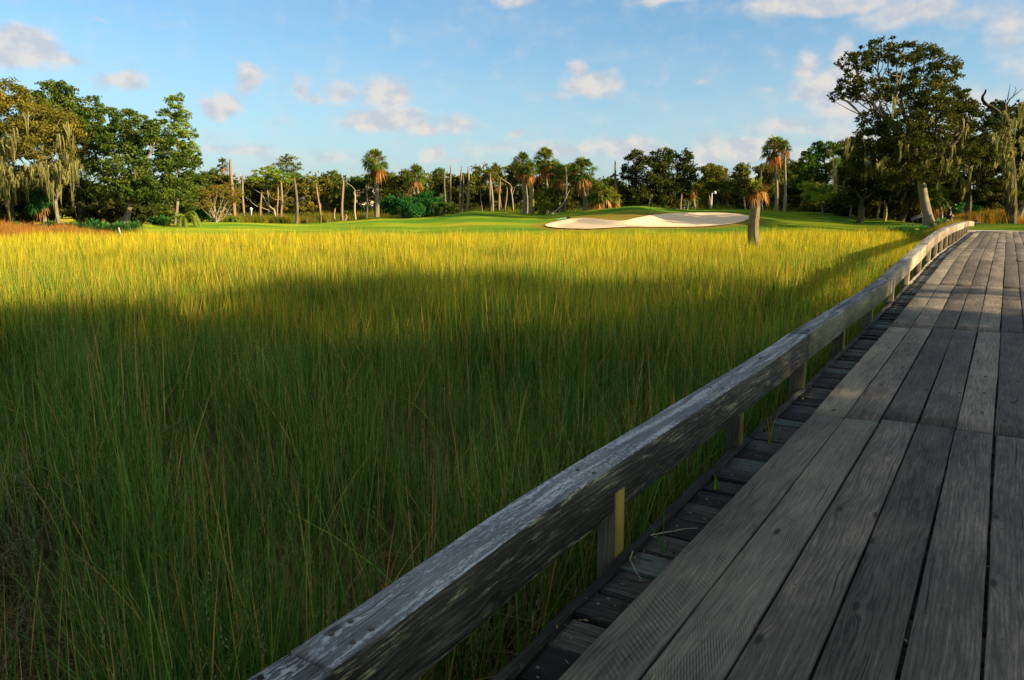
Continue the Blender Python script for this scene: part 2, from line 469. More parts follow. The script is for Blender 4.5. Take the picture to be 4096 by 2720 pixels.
BA = np.array([2.423, 6.081])                     # left deck edge at s = 0
SEND = 38.3


def smooth(t):
    t = np.clip(t, 0, 1)
    return t * t * (3 - 2 * t)


def deck_z(s):
    ss_ = [-30, -3, 0, 2.5, 5, 7.5, 10, 12.5, 15, 17.5, 20, 25, 30, 34, SEND, 60]
    dd = [1.6, 1.6, 1.6, 1.56, 1.49, 1.41, 1.32, 1.22, 1.12, 1.06, 1.045, 1.02, .975, .925, .89, .89]
    return CAMZ - np.interp(s, ss_, dd)


def terrain(X, Y):
    X = np.asarray(X, float); Y = np.asarray(Y, float)
    u = X / np.maximum(Y, 12.0)
    y0 = np.interp(u, EU, EY)
    for k in (-.012, .012): y0 = y0 + np.interp(u + k, EU, EY)
    y0 /= 3
    yc = 0; zc = 0
    for k in (-.008, 0, .008):
        yc = yc + np.interp(u + k, CU, CY) / 3; zc = zc + np.interp(u + k, CU, CZ) / 3
    t = (Y - y0) / (yc - y0)
    tt = np.clip(t, 0, 1)
    prof = .12 * smooth(t / .12) + .88 * (tt ** .95 * .85 + .15 * smooth(tt))
    z = zc * prof
    back = 1.25 + .1 * np.sin(X * .05)
    tb = smooth((Y - yc) / 14.0)
    z = np.where(Y > yc, zc * (1 - tb) + back * tb, z)
    # land that carries the far end of the boardwalk
    ds = (X - BA[0]) * BD[0] + (Y - BA[1]) * BD[1]
    dn = (X - BA[0]) * BN[0] + (Y - BA[1]) * BN[1]
    k = smooth((ds - 33.0) / 4.0) * smooth((dn + 4.5) / 3.0)
    z = z * (1 - k) + np.maximum(z, 1.60) * k
    z = z + .03 * np.sin(X * .7 + Y * .31) * np.sin(Y * .57) * smooth((Y - y0) / 4)
    return z


BUNKER = [(2175, 907), (2205, 914), (2246, 918), (2300, 920), (2350, 921), (2400, 919), (2454, 916), (2511, 913), (2580, 913), (2650, 913), (2720, 913), (2780, 912),
          (2846, 909), (2905, 903), (2958, 894), (2985, 886), (3000, 876), (2992, 867), (2960, 861), (2910, 857), (2860, 855), (2815, 854), (2765, 855), (2719, 857),
          (2670, 858), (2623, 863), (2580, 870), (2543, 878), (2511, 886), (2480, 889), (2440, 886), (2395, 881), (2350, 877), (2321, 876), (2276, 881), (2240, 888), (2210, 894), (2190, 900)]


def ray_ground(px, py):
    r = ray(px, py)
    t = 40.0
    while t < 140:
        p = np.array([0, 0, CAMZ]) + r * t
        if p[2] <= float(terrain(p[0], p[1])): return p
        t += .05
    return p


BP = np.array([ray_ground(*b)[:2] for b in BUNKER])
# smooth closed outline
idx = np.linspace(0, len(BP), 161)[:-1]
BPc = np.array([[np.interp(i, np.arange(len(BP) + 1), np.append(BP[:, k], BP[0, k])) for k in (0, 1)] for i in idx])
for _ in range(2): BPc = (BPc + np.roll(BPc, 1, 0) + np.roll(BPc, -1, 0)) / 3


def sdist(X, Y):
    """signed distance to the bunker outline, negative inside"""
    P = np.stack([np.ravel(X), np.ravel(Y)], 1)
    A = BPc; B = np.roll(BPc, -1, 0)
    best = np.full(len(P), 1e9); ins = np.zeros(len(P), bool)
    for a, b in zip(A, B):
        d = b - a; t = np.clip(((P - a) @ d) / (d @ d), 0, 1)
        best = np.minimum(best, np.hypot(*(P - a - t[:, None] * d).T))
        c = (a[1] > P[:, 1]) != (b[1] > P[:, 1])
        xi = (b[0] - a[0]) * (P[:, 1] - a[1]) / (b[1] - a[1] + 1e-12) + a[0]
        ins ^= c & (P[:, 0] < xi)
    return np.where(ins, -best, best).reshape(np.shape(X))


def ground_z(X, Y):
    """terrain with the bunker scooped out and its back lip raised"""
    z = terrain(X, Y)
    m = (np.asarray(X) > 0) & (np.asarray(X) < 32) & (np.asarray(Y) > 50) & (np.asarray(Y) < 95)
    if np.any(m):
        sd_ = sdist(np.where(m, X, 0), np.where(m, Y, 0))
        dig = -.20 * smooth(-sd_ / 1.5)
        lip = .05 * np.exp(-(sd_ / .8) ** 2)
        z = np.where(m, z + dig * (sd_ < 0) + lip, z)
    return z


def axis(lo, a, b, hi, fine, grow=1.25):
    mid = list(np.arange(a, b + fine * .5, fine))
    out_ = mid[:]
    st = fine; v = mid[-1]
    while v < hi: st *= grow; v += st; out_.append(v)
    st = fine; v = a
    while v > lo: st *= grow; v -= st; out_.insert(0, v)
    return np.array(out_)


gx = axis(-1200, -62, 48, 1200, .55)
gy = axis(-400, 36, 128, 1600, .55)
GX, GY = np.meshgrid(gx, gy)
GZ = ground_z(GX, GY)
nx, ny = len(gx), len(gy)
ii = np.arange(nx * ny).reshape(ny, nx)
GQ = np.stack([ii[:-1, :-1], ii[:-1, 1:], ii[1:, 1:], ii[1:, :-1]], -1).reshape(-1, 4)
u_ = GX / np.maximum(GY, 12)
y0_ = np.interp(u_, EU, EY)
yc_ = np.interp(u_, CU, CY)
pxg = u_ * FPX + 2048
lawn = smooth((GY - y0_) / 1.2) * smooth((pxg - 545) / 50) * smooth((3760 - pxg) / 60) * (1 - smooth((GY - yc_ - 3) / 3))
endl = smooth(((GX - BA[0]) * BD[0] + (GY - BA[1]) * BD[1] - 35.5) / 2.5) * (pxg > 3700) * (1 - smooth((GY - 70) / 4))
lawn = np.maximum(lawn, endl * .9)
far = smooth((GY - yc_ - 1) / 6)
sdg = sdist(GX, GY)
lobe = smooth((GX - 3.5) / 1.5) * smooth((12.5 - GX) / 1.5) * smooth((GY - 69) / 1.5)
lip_ = np.clip(1.25 - np.abs(sdg - .2 - lobe) / (.9 + .6 * smooth((GY - 66) / 4) + 1.6 * lobe), 0, 1)
mb = MB()
mb.add(np.stack([GX, GY, GZ], -1).reshape(-1, 3), GQ, None, np.stack([lawn, far, lip_], -1).reshape(-1, 3), np.stack([GX, GY], -1).reshape(-1, 2))
m, t = newmat('ground_material')
geo = t.node('ShaderNodeNewGeometry').outputs['Position']
at = t.node('ShaderNodeSeparateColor', {0: t.node('ShaderNodeAttribute', None, attribute_name='tint').outputs['Color']})
n = t.noise(geo, 3, 4, .6)
mud = t.mix(n, (.020, .018, .012), (.06, .05, .03))
nl = t.noise(t.vm('MULTIPLY', geo, (.08, .22, 0)), 1, 4, .6)
nf = t.noise(t.vm('MULTIPLY', geo, (2.5, 2.5, 2.5)), 1, 5, .7)
nf2 = t.noise(geo, 14, 3, .7)
gr = t.mix(t.ss(nl, .36, .60), (.062, .155, .016), (.19, .235, .016))
gr = t.mix(t.ss(nl, .56, .72), gr, (.30, .25, .02))
gr = t.mix(t.m('MULTIPLY', t.ss(nf, .55, .75), .5), gr, (.035, .085, .012))
gr = t.mix(t.m('MULTIPLY', t.ss(nf2, .5, .8), .35), gr, (.19, .19, .04))
lipf = t.m('MULTIPLY', at.outputs[2], t.ss(t.noise(geo, 6, 3, .7), .35, .6))
gr = t.mix(lipf, gr, (.26, .13, .035))
fl = t.mix(t.ss(t.noise(geo, .35, 3, .6), .4, .65), (.30, .24, .025), (.07, .11, .018))
c = t.mix(at.outputs[0], mud, gr)
c = t.mix(t.m('MULTIPLY', at.outputs[1], t.m('SUBTRACT', 1.0, at.outputs[0])), c, fl)
b = t.node('ShaderNodeBump', {'Strength': .6, 'Distance': .05, 'Height': t.m('ADD', nf, nf2)}).outputs[0]
finish(t, t.node('ShaderNodeBsdfDiffuse', {'Color': c, 'Normal': b, 'Roughness': 1.0}).outputs[0])
ground = mb.obj('ground', m, smooth=True)
tag(ground, 'marsh mud rising into mown golf course turf with low green mounds', 'ground', kind='structure')

# bunker: a sheet following the scooped ground, 2 cm above it
inner = []
bx0, by0 = BPc.min(0); bx1, by1 = BPc.max(0)
hx_, hy_ = np.meshgrid(np.arange(bx0, bx1, .35), np.arange(by0, by1, .35))
sdi = sdist(hx_, hy_)
inner = np.stack([hx_[sdi < -.18], hy_[sdi < -.18]], 1)
wob_out = BPc + (rng.random(BPc.shape) - .5) * .10
allp = np.concatenate([wob_out, inner])
nb = len(BPc)
vs, es, fs, *_ = delaunay_2d_cdt([Vector(p) for p in allp], [(i, (i + 1) % nb) for i in range(nb)], [], 1, 1e-5)
vv = np.array([(v[0], v[1]) for v in vs])
zz = ground_z(vv[:, 0], vv[:, 1]) + .06
sdv = sdist(vv[:, 0], vv[:, 1])
zz = np.where(sdv > -.05, zz + .01, zz)
mb = MB()
mb.add(np.c_[vv, zz], None, [f for f in fs if len(f) == 3], None, vv)
m, t = newmat('bunker_sand')
geo = t.node('ShaderNodeNewGeometry').outputs['Position']
rk = t.node('ShaderNodeTexWave', {'Vector': t.vm('MULTIPLY', geo, (.35, 1, 1)), 'Scale': 2.2, 'Distortion': 3.0, 'Detail': 2.0, 'Detail Scale': .6}, bands_direction='Y').outputs[1]
n = t.noise(geo, 5, 5, .7)
c = t.mix(n, (.70, .50, .30), (.90, .68, .43))
c = t.mix(t.m('MULTIPLY', t.ss(t.noise(geo, 1.8, 4, .7), .58, .75), .35), c, (.34, .24, .15))
b = t.node('ShaderNodeBump', {'Strength': .5, 'Distance': .05, 'Height': t.m('ADD', n, t.m('MULTIPLY', rk, .4))}).outputs[0]
finish(t, t.node('ShaderNodeBsdfDiffuse', {'Color': c, 'Normal': b}).outputs[0])
o = mb.obj('sand_bunker', m, smooth=True)
tag(o, 'long pale sand bunker cut into the front of the green mound', 'bunker', kind='structure')

# cart path crossing beyond the boardwalk
mb = MB()
P = []
sg = np.linspace(-3.0, 14, 30); wd = np.linspace(0, 1, 8)
for a in sg:
    for w_ in wd:
        s_ = SEND + .25 + 1.2 * abs(np.clip(-a, 0, 3)) * .5 + w_ * 4.6
        q = BA + BD * (s_ + .0 * a) + BN * a
        P.append((q[0], q[1], float(ground_z(q[0], q[1])) + .05))
Q = [(i * 8 + j, (i + 1) * 8 + j, (i + 1) * 8 + j + 1, i * 8 + j + 1) for i in range(29) for j in range(7)]
mb.add(P, Q, None, None, np.array(P)[:, :2])
o = mb.obj('cart_path', plain('pale_concrete', (.42, .37, .30), .9, .2, .3, 6))
tag(o, 'pale concrete cart path at the far end of the boardwalk', 'path', kind='structure')


# ================================================================== boardwalk
def bw(s, n, z):
    s = np.asarray(s, float); n = np.asarray(n, float)
    return np.stack([BA[0] + BD[0] * s + BN[0] * n, BA[1] + BD[1] * s + BN[1] * n, np.broadcast_to(np.asarray(z, float), np.broadcast(s, n).shape)], -1)


def beam(mb, s, nc, zt, w, h, ch=.006, edge=.003, seed=0, taper=0, mi=0, twist=0.0):
    """bar running along s; nc centre offset, zt height of its top, w wide, h deep"""
    r = np.random.default_rng(seed)
    s = np.asarray(s, float); k = len(s)
    nc = np.broadcast_to(nc, (k,)); zt = np.broadcast_to(zt, (k,))
    sec = np.array([(-w / 2 + ch, 0), (w / 2 - ch, 0), (w / 2, -ch), (w / 2, -h + ch), (w / 2 - ch, -h), (-w / 2 + ch, -h), (-w / 2, -h + ch), (-w / 2, -ch), (-w / 2 + ch, 0)])
    per = np.r_[0, np.cumsum(np.hypot(*np.diff(sec, axis=0).T))]
    m_ = len(sec)
    V = []; U = []
    je = np.cumsum(r.normal(0, 1, (k, 2)), 0); je -= je.mean(0)
    je = je / (np.abs(je).max() + 1e-6) * edge
    for i in range(k):
        jit = r.normal(0, edge * .35, (m_, 2)); jit[-1] = jit[0]
        sc = sec + jit + (np.where(sec[:, :1] > 0, je[i, 0], je[i, 1]) * np.array([[1, 0]]))
        sc[:, 1] += twist * sc[:, 0]
        V.append(bw(np.full(m_, s[i]), nc[i] + sc[:, 0], zt[i] + sc[:, 1]))
        U.append(np.c_[np.full(m_, s[i] - s[0]), per])
    V = np.concatenate(V)
    Q = [(i * m_ + j, i * m_ + j + 1, (i + 1) * m_ + j + 1, (i + 1) * m_ + j) for i in range(k - 1) for j in range(m_ - 1)]
    c1 = [(0, 7, 6, 5)] + [(0, 5, 4, 1)] + [(1, 4, 3, 2)]
    e = (k - 1) * m_
    c2 = [tuple(e + x for x in q[::-1]) for q in c1]
    mb.add(V, Q + c1 + c2, None, None, np.concatenate(U), mi)


def nailhead(mb, s, n, z, r_=.006, mi=1):
    a = np.arange(6) * math.pi / 3
    c = bw(s + r_ * np.cos(a), n + r_ * np.sin(a), z + .0035)
    c2 = bw(s + r_ * 1.1 * np.cos(a), n + r_ * 1.1 * np.sin(a), z - .004)
    q = [(i, 6 + i, 6 + (i + 1) % 6, (i + 1) % 6) for i in range(6)]
    mb.add(np.r_[c, c2], q, [(0, 1, 2), (0, 2, 3), (0, 3, 4), (0, 4, 5)], None, None, mi)


walk = empty('boardwalk', (BA[0], BA[1], 0), 'weathered grey timber boardwalk with a low beam rail, crossing the marsh on the right', 'boardwalk')
wl = (-BA[0], -BA[1], 0)


def wpart(mb, name, mats, label=None):
    o = mb.obj(name, mats, walk, wl)
    if label: o['label'] = label
    return o


# deck planks: rows of boards laid lengthwise, butt joints almost in line
rows = [-9.2, -4.75, 0.0, 4.92, 9.9, 15.0, 20.0, 25.0, 30.0, 34.6, SEND]
NCOL = 15
WID = .2515
rr_ = np.random.default_rng(3)
rest = MB()
cnt = 0
for ri in range(len(rows) - 1):
    for ci in range(NCOL):
        st = rr_.normal(0, .03) + (.12 * rr_.random() if ci > 1 else 0) - .004 * ci
        s0 = rows[ri] + st + .006; s1 = rows[ri + 1] + st - .004 - (0 if ri < len(rows) - 2 else st)
        s = np.linspace(s0, s1, 15)
        w = .2515 - .008 - rr_.random() * .009
        lift = rr_.normal(0, .0022)
        tt = np.linspace(-1, 1, 15)
        z0, z1 = deck_z(s0), deck_z(s1)
        z = .55 * deck_z(s) + .45 * (z0 + (z1 - z0) * (tt + 1) / 2) + lift + .004 * rr_.normal() * tt ** 2
        nc = ci * WID + .124 + rr_.normal(0, .0015) + .004 * tt * rr_.normal()
        far_ = ci > 9 or (ri == 0)
        big = MB() if not far_ else rest
        beam(big, s, nc, z, w, .042, .004, .0028, seed=ri * 31 + ci, twist=rr_.normal(0, .008))
        if not far_:
            for q in np.arange(s0 + .35, s1 - .1, 1.22):
                for dn in (-.07, .07):
                    if rr_.random() < .8: nailhead(big, q + rr_.normal(0, .02), ci * WID + .124 + dn + rr_.normal(0, .008), float(np.interp(q, s, z)), .0045)
            wpart(big, 'deck_plank', [M['deck_edge'] if ci == 0 or (ci == 1 and ri == 1) else M['deck'], M['nail']])
            cnt += 1
rest_o = wpart(rest, 'deck_plank', M['deck'], 'remaining deck planks towards the right edge of the boardwalk')
rest_o['kind'] = 'stuff'

def strip_n(s):
    """outer edge of the walkway left of the deck"""
    return np.interp(s, [-5, -4.2, -3, -1.5, 0, 50], [-.165, -.19, -.235, -.262, -.27, -.27])


# cross planks below the deck, their ends showing left of it
rr_ = np.random.default_rng(5)
restc = MB(); s = -5.6; k = 0
while s < SEND - .1:
    wd_ = .226 + rr_.normal(0, .009)
    zt = deck_z(s) - .048 + rr_.normal(0, .005)
    n0 = float(strip_n(s)) + .02 + rr_.normal(0, .010)
    mbp = MB() if k < 99 else restc
    ns = np.array([n0, -.15, 0.0, .3, 2, 3.98])
    r_ = np.random.default_rng(k)
    sec = np.array([(-wd_ / 2 + .006, 0), (wd_ / 2 - .006, 0), (wd_ / 2, -.006), (wd_ / 2, -.04), (-wd_ / 2, -.04), (-wd_ / 2, -.006), (-wd_ / 2 + .006, 0)])
    per = np.r_[0, np.cumsum(np.hypot(*np.diff(sec, axis=0).T))]
    V = []; U = []
    tl = r_.normal(0, .035)
    for n_ in ns:
        jt = r_.normal(0, .0016, sec.shape); jt[-1] = jt[0]
        V.append(bw(s + sec[:, 0] + jt[:, 0] + r_.normal(0, .001), n_, zt + sec[:, 1] + jt[:, 1] + tl * sec[:, 0]))
        U.append(np.c_[np.full(7, n_), per])
    Q = [(i * 7 + j, (i + 1) * 7 + j, (i + 1) * 7 + j + 1, i * 7 + j + 1) for i in range(len(ns) - 1) for j in range(6)]
    Q += [(0, 1, 2, 5), (2, 3, 4, 5)]
    mbp.add(np.concatenate(V), Q, None, None, np.concatenate(U))
    if k < 99:
        if s < 16: nailhead(mbp, s + rr_.normal(0, .03), -.13 + rr_.normal(0, .02), zt, .009)
        pale = (k % 7 == 3 or rr_.random() < .06) and k > 4
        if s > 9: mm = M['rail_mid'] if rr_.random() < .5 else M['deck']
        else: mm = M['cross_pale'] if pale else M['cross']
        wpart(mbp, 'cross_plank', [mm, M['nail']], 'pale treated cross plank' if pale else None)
    s += .245 + rr_.normal(0, .006); k += 1
o = wpart(restc, 'cross_plank', M['rail_far'], 'bleached cross planks towards the far end'); o['kind'] = 'stuff'

# edge beam beside the cross planks
for a in np.arange(-6.2, SEND, 5.4):
    b_ = min(a + 5.38, SEND)
    s = np.linspace(a, b_, 22)
    for side, nn in ((0, -.01), (1, 4.27)):
        mb = MB()
        beam(mb, s, nn + strip_n(s) + .006 * np.sin(s * 1.7) + .004 * np.sin(s * 7.1), deck_z(s) - .034 + .005 * np.sin(s * 2.3) + .004 * np.sin(s * 9.7), .05, .14, .012, .007, seed=int(a * 10) + 500 + side)
        wpart(mb, 'edge_beam', M['log'] if a < 9 else M['log_far'])
# stringers under the deck
for nn in (.3, 1.9, 3.5):
    mb = MB()
    s = np.linspace(-6, SEND, 60)
    beam(mb, s, nn, deck_z(s) - .095, .12, .28, .006, .002, seed=int(nn * 10))
    wpart(mb, 'stringer', M['log'])

# rails: long square beams on posts
joints = [-11.0, -5.05, 1.05, 7.25, 13.4, 19.4, 25.4, 31.4, 37.0, 43.2]
mats_ = ['rail_near', 'rail_near', 'rail_mid', 'rail_far', 'rail_far', 'rail_far', 'rail_far', 'rail_far', 'rail_far']


def rail_top(s):
    x = [-12, -5, -3.8, -2.3, 1, 4, 7, 10.5, 13.5, 16.5, 20, 24, 31, 38, 43.5]
    y = [.36, .36, .41, .42, .47, .43, .39, .44, .48, .53, .57, .60, .56, .48, .38]
    return deck_z(np.minimum(s, SEND)) + np.interp(s, x, y)


for side, nn in ((0, -.355), (1, 4.12)):
    for i in range(len(joints) - 1):
        s = np.linspace(joints[i] + .011, joints[i + 1] - .011, 26)
        mb = MB()
        tt = np.linspace(-1, 1, 26)
        beam(mb, s, nn + .010 * np.sin(s * .9 + i) + .006 * (-1) ** i, rail_top(s) + .003 * (-1) ** i * abs(tt) ** 3, .178, .245, .004, .0035, seed=900 + i + side * 50)
        for q in (s[0] + .12, s[0] + .2, s[-1] - .12, s[-1] - .19, s[7], s[15]):
            for dn in (-.045, .04):
                z_ = float(np.interp(q, s, rail_top(s))) + (.003 * (-1) ** i if abs(q - s[0]) < .3 or abs(q - s[-1]) < .3 else 0)
                if side == 0 and q < 12: nailhead(mb, q, nn + dn, z_ + .002, .009)
        wpart(mb, 'rail_beam', [M[mats_[i]], M['cross']])
ps = [-7.3, -5.25, -3.13, -1.05, 1.02, 3.1, 5.35, 7.75, 10.1, 12.45, 14.8, 16.9, 19.0, 21.1, 23.1, 25.2, 27.3, 29.4, 31.5, 33.6, 35.7]
for side, nn in ((0, -.322), (1, 4.13)):
    for i, s in enumerate(ps):
        mb = MB()
        zt = float(rail_top(s)) - .14
        zb = -.3
        zs = np.linspace(zb, zt, 9)
        hw, hd = .048, .062
        r_ = np.random.default_rng(70 + i)
        hd = .052; hw = .046 if s < 0 else .062
        nn = (-.274 - hw) if side == 0 else 4.13
        ring_ = np.array([(-hd, -hw), (hd, -hw), (hd, hw), (-hd, hw), (-hd, -hw)])
        per = np.r_[0, np.cumsum(np.hypot(*np.diff(ring_, axis=0).T))]
        V = []; U = []
        ln = r_.normal(0, .01)
        for z in zs:
            V.append(bw(s + ring_[:, 0] + ln * (z - zt), nn + ring_[:, 1], z)); U.append(np.c_[np.full(5, z), per])
        Q = [(a * 5 + j, a * 5 + j + 1, (a + 1) * 5 + j + 1, (a + 1) * 5 + j) for a in range(8) for j in range(4)] + [(40, 41, 42, 43)]
        mb.add(np.concatenate(V), Q, None, None, np.concatenate(U))
        mb.QM[-1] = np.array([1 if (k_ < 32 and k_ % 4 == 2) else 0 for k_ in range(33)])  # deck-facing face coloured bright for sunlight, the other faces dull for shade
        wpart(mb, 'post', [M['post_shaded'], M['post']] if s < 6 else [M['post_shaded'], M['rail_far']], 'yellow treated post, sunlit side coloured brighter' if s < 6 and side == 0 else None)


# ================================================================== marsh grass
def blade_tuft(nb, rad, hgt, wid, lean, seed, segs=4, seeds=.0, hvar=.3, droop=.25, wide=0):
    r = np.random.default_rng(seed)
    mb = MB()
    n = nb
    a = r.random(n) * 6.283; rd = rad * np.sqrt(r.random(n))
    bx = rd * np.cos(a); by = rd * np.sin(a)
    h = hgt * (1 + hvar * r.normal(0, .6, n)); h = np.clip(h, hgt * .35, hgt * 1.5)
    la = r.random(n) * 6.283; lm = np.abs(r.normal(0, lean, n))
    dx = np.cos(la) * lm; dy = np.sin(la) * lm
    dr = np.abs(r.normal(0, droop, n))
    fa = r.random(n) * 3.1416
    w = wid * (.6 + .8 * r.random(n))
    tint = r.random(n)
    ts = np.linspace(0, 1, segs + 1)
    V = np.zeros((n, segs + 1, 2, 3)); C = np.zeros((n, segs + 1, 2, 3))
    for k, t_ in enumerate(ts):
        z = h * t_ * (1 - .25 * dr * t_ ** 2)
        x = bx + h * (dx * t_ + dr * dx / (lm + .05) * t_ ** 2.5 * .5)
        y = by + h * (dy * t_ + dr * dy / (lm + .05) * t_ ** 2.5 * .5)
        ww = w * (1 - t_ ** 2.2) * .5 + w * .03
        for q, sg_ in enumerate((-1, 1)):
            V[:, k, q] = np.stack([x + sg_ * ww * np.cos(fa), y + sg_ * ww * np.sin(fa), z], -1)
            C[:, k, q] = np.stack([tint, np.full(n, t_), np.zeros(n)], -1)
    base = np.arange(n)[:, None] * (segs + 1) * 2
    Q = []
    for k in range(segs):
        Q.append(np.stack([base[:, 0] + 2 * k, base[:, 0] + 2 * k + 1, base[:, 0] + 2 * k + 3, base[:, 0] + 2 * k + 2], -1))
    mb.add(V.reshape(-1, 3), np.concatenate(Q), None, C.reshape(-1, 3))
    # seed heads: little leaflets round the upper stem
    ns_ = int(nb * seeds)
    if ns_:
        pick = r.choice(n, ns_, replace=False)
        k_ = 14
        VV = []; QQ = []; CC = []
        for p_ in pick:
            tt = np.linspace(.74, 1.02, k_)
            for t_ in tt:
                z = h[p_] * t_ * (1 - .25 * dr[p_] * t_ ** 2)
                x = bx[p_] + h[p_] * (dx[p_] * t_ + dr[p_] * dx[p_] / (lm[p_] + .05) * t_ ** 2.5 * .5)
                y = by[p_] + h[p_] * (dy[p_] * t_ + dr[p_] * dy[p_] / (lm[p_] + .05) * t_ ** 2.5 * .5)
                an = r.random() * 6.28; L = .011 + .007 * r.random()
                d = np.array([math.cos(an), math.sin(an), 1.0]) * L * .75
                sd_ = np.array([-math.sin(an), math.cos(an), 0]) * .0024
                c0 = np.array([x, y, z])
                o_ = len(VV)
                VV += [c0, c0 + d * .5 + sd_, c0 + d, c0 + d * .5 - sd_]
                QQ.append((o_, o_ + 1, o_ + 2, o_ + 3))
                CC += [(tint[p_], 1.0, 1.0)] * 4
        mb.add(VV, QQ, None, CC)
    return mb


def grassmat(name, low, mid, tip, dry, trans=.42, head=(.34, .22, .05)):
    m, t = newmat(name)
    at = t.node('ShaderNodeSeparateColor', {0: t.node('ShaderNodeAttribute', None, attribute_name='tint').outputs['Color']})
    geo = t.node('ShaderNodeNewGeometry').outputs['Position']
    pn = t.noise(t.vm('MULTIPLY', geo, (.16, .30, 0)), 1, 3, .55)
    pn2 = t.noise(t.vm('MULTIPLY', geo, (1.3, 1.6, 0)), 1, 2, .5)
    ys = t.node('ShaderNodeSeparateXYZ', {0: geo}).outputs[1]
    sun_gold = t.ss(ys, 16, 44)                          # warm sunlight past the shade edge coloured in, with riper seed heads
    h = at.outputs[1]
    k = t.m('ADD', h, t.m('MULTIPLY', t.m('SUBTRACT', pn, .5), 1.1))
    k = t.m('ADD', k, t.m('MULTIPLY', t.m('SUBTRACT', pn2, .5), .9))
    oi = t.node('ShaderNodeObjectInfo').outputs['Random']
    k = t.m('ADD', k, t.m('ADD', t.m('MULTIPLY', sun_gold, .36), t.m('ADD', t.m('MULTIPLY', at.outputs[0], .28), t.lin(oi, 0, 1, -.22, .22))))
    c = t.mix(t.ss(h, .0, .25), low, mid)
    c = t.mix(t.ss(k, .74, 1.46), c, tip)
    c = t.mix(t.ss(t.m('ADD', at.outputs[0], t.m('MULTIPLY', oi, .12)), .90, .96), c, dry)
    c = t.mix(1.0, c, t.comb(t.lin(at.outputs[0], 0, 1, .26, 1.6), t.lin(at.outputs[0], 0, 1, .32, 1.55), t.lin(at.outputs[0], 0, 1, .4, 1.5)), 'MULTIPLY')
    c = t.mix(at.outputs[2], c, head)
    d = t.node('ShaderNodeBsdfDiffuse', {'Color': c}).outputs[0]
    tr = t.node('ShaderNodeBsdfTranslucent', {'Color': t.mix(1.0, c, (1.0, 1.0, .5), 'MULTIPLY')}).outputs[0]
    sh = t.node('ShaderNodeMixShader', {0: trans, 1: d, 2: tr}).outputs[0]
    finish(t, sh)
    return m


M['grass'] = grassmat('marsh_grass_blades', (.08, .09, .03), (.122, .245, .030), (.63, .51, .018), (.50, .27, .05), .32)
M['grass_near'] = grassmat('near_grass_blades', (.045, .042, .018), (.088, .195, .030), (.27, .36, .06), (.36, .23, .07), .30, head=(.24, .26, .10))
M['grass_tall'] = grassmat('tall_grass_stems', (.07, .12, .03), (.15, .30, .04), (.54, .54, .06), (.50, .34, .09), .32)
M['straw'] = grassmat('dry_tangle', (.10, .075, .045), (.24, .18, .09), (.42, .30, .15), (.45, .22, .08), .2)


def gnstuff(name, pts, srcs, idxs, scl, rot, label, cat, tilt=None):
    """one object: points carrying picked source tufts through a geometry-node instancer"""
    me = bpy.data.meshes.new(name)
    me.vertices.add(len(pts))
    me.vertices.foreach_set('co', np.asarray(pts, np.float32).ravel())
    for nm, ty, dat in (('idx', 'INT', np.asarray(idxs, np.int32)), ('scl', 'FLOAT', np.asarray(scl, np.float32)), ('rotz', 'FLOAT', np.asarray(rot, np.float32))):
        a = me.attributes.new(nm, ty, 'POINT'); a.data.foreach_set('value', dat)
    o = bpy.data.objects.new(name, me)
    col.objects.link(o)
    c = bpy.data.collections.new(name + '_tufts')
    for i, (mbx, mt) in enumerate(srcs):
        mm = mbx.mesh('%s_tuft_%02d' % (name, i), mt)
        oo = bpy.data.objects.new('%s_tuft_%02d' % (name, i), mm)
        c.objects.link(oo)
    gt = bpy.data.node_groups.new(name + '_scatter', 'GeometryNodeTree')
    gt.interface.new_socket('Geometry', in_out='INPUT', socket_type='NodeSocketGeometry')
    gt.interface.new_socket('Geometry', in_out='OUTPUT', socket_type='NodeSocketGeometry')
    q = NT(gt)
    gi = q.n.new('NodeGroupInput'); go = q.n.new('NodeGroupOutput')
    ci = q.n.new('GeometryNodeCollectionInfo')
    ci.inputs['Collection'].default_value = c
    ci.inputs['Separate Children'].default_value = True
    ci.inputs['Reset Children'].default_value = True

    def na(nm, ty):
        x = q.n.new('GeometryNodeInputNamedAttribute'); x.data_type = ty; x.inputs[0].default_value = nm
        return x.outputs[0]
    iop = q.n.new('GeometryNodeInstanceOnPoints')
    q.l.new(gi.outputs[0], iop.inputs['Points'])
    q.l.new(ci.outputs[0], iop.inputs['Instance'])
    iop.inputs['Pick Instance'].default_value = True
    q.l.new(na('idx', 'INT'), iop.inputs['Instance Index'])
    cx = q.n.new('ShaderNodeCombineXYZ'); q.l.new(na('rotz', 'FLOAT'), cx.inputs[2])
    q.l.new(cx.outputs[0], iop.inputs['Rotation'])
    cs = q.n.new('ShaderNodeCombineXYZ')
    sc = na('scl', 'FLOAT')
    for k in range(3): q.l.new(sc, cs.inputs[k])
    q.l.new(cs.outputs[0], iop.inputs['Scale'])
    q.l.new(iop.outputs[0], go.inputs[0])
    md = o.modifiers.new('scatter', 'NODES'); md.node_group = gt
    return tag(o, label, cat, kind='stuff')


def side_n(X, Y):
    return (X - BA[0]) * BN[0] + (Y - BA[1]) * BN[1], (X - BA[0]) * BD[0] + (Y - BA[1]) * BD[1]


def scatter(n, x0, x1, y0, y1, seed, wedge=.78, margin=2.0):
    r = np.random.default_rng(seed)
    X = r.uniform(x0, x1, n); Y = r.uniform(y0, y1, n)
    k = np.abs(X) < Y * wedge + margin
    X, Y = X[k], Y[k]
    dn, ds = side_n(X, Y)
    e = np.interp(X / np.maximum(Y, 12), EU, EY)
    k = (dn < -.72) & (Y < e + .6) & ~((ds > 33) & (dn > -5))
    return X[k], Y[k], dn[k], r


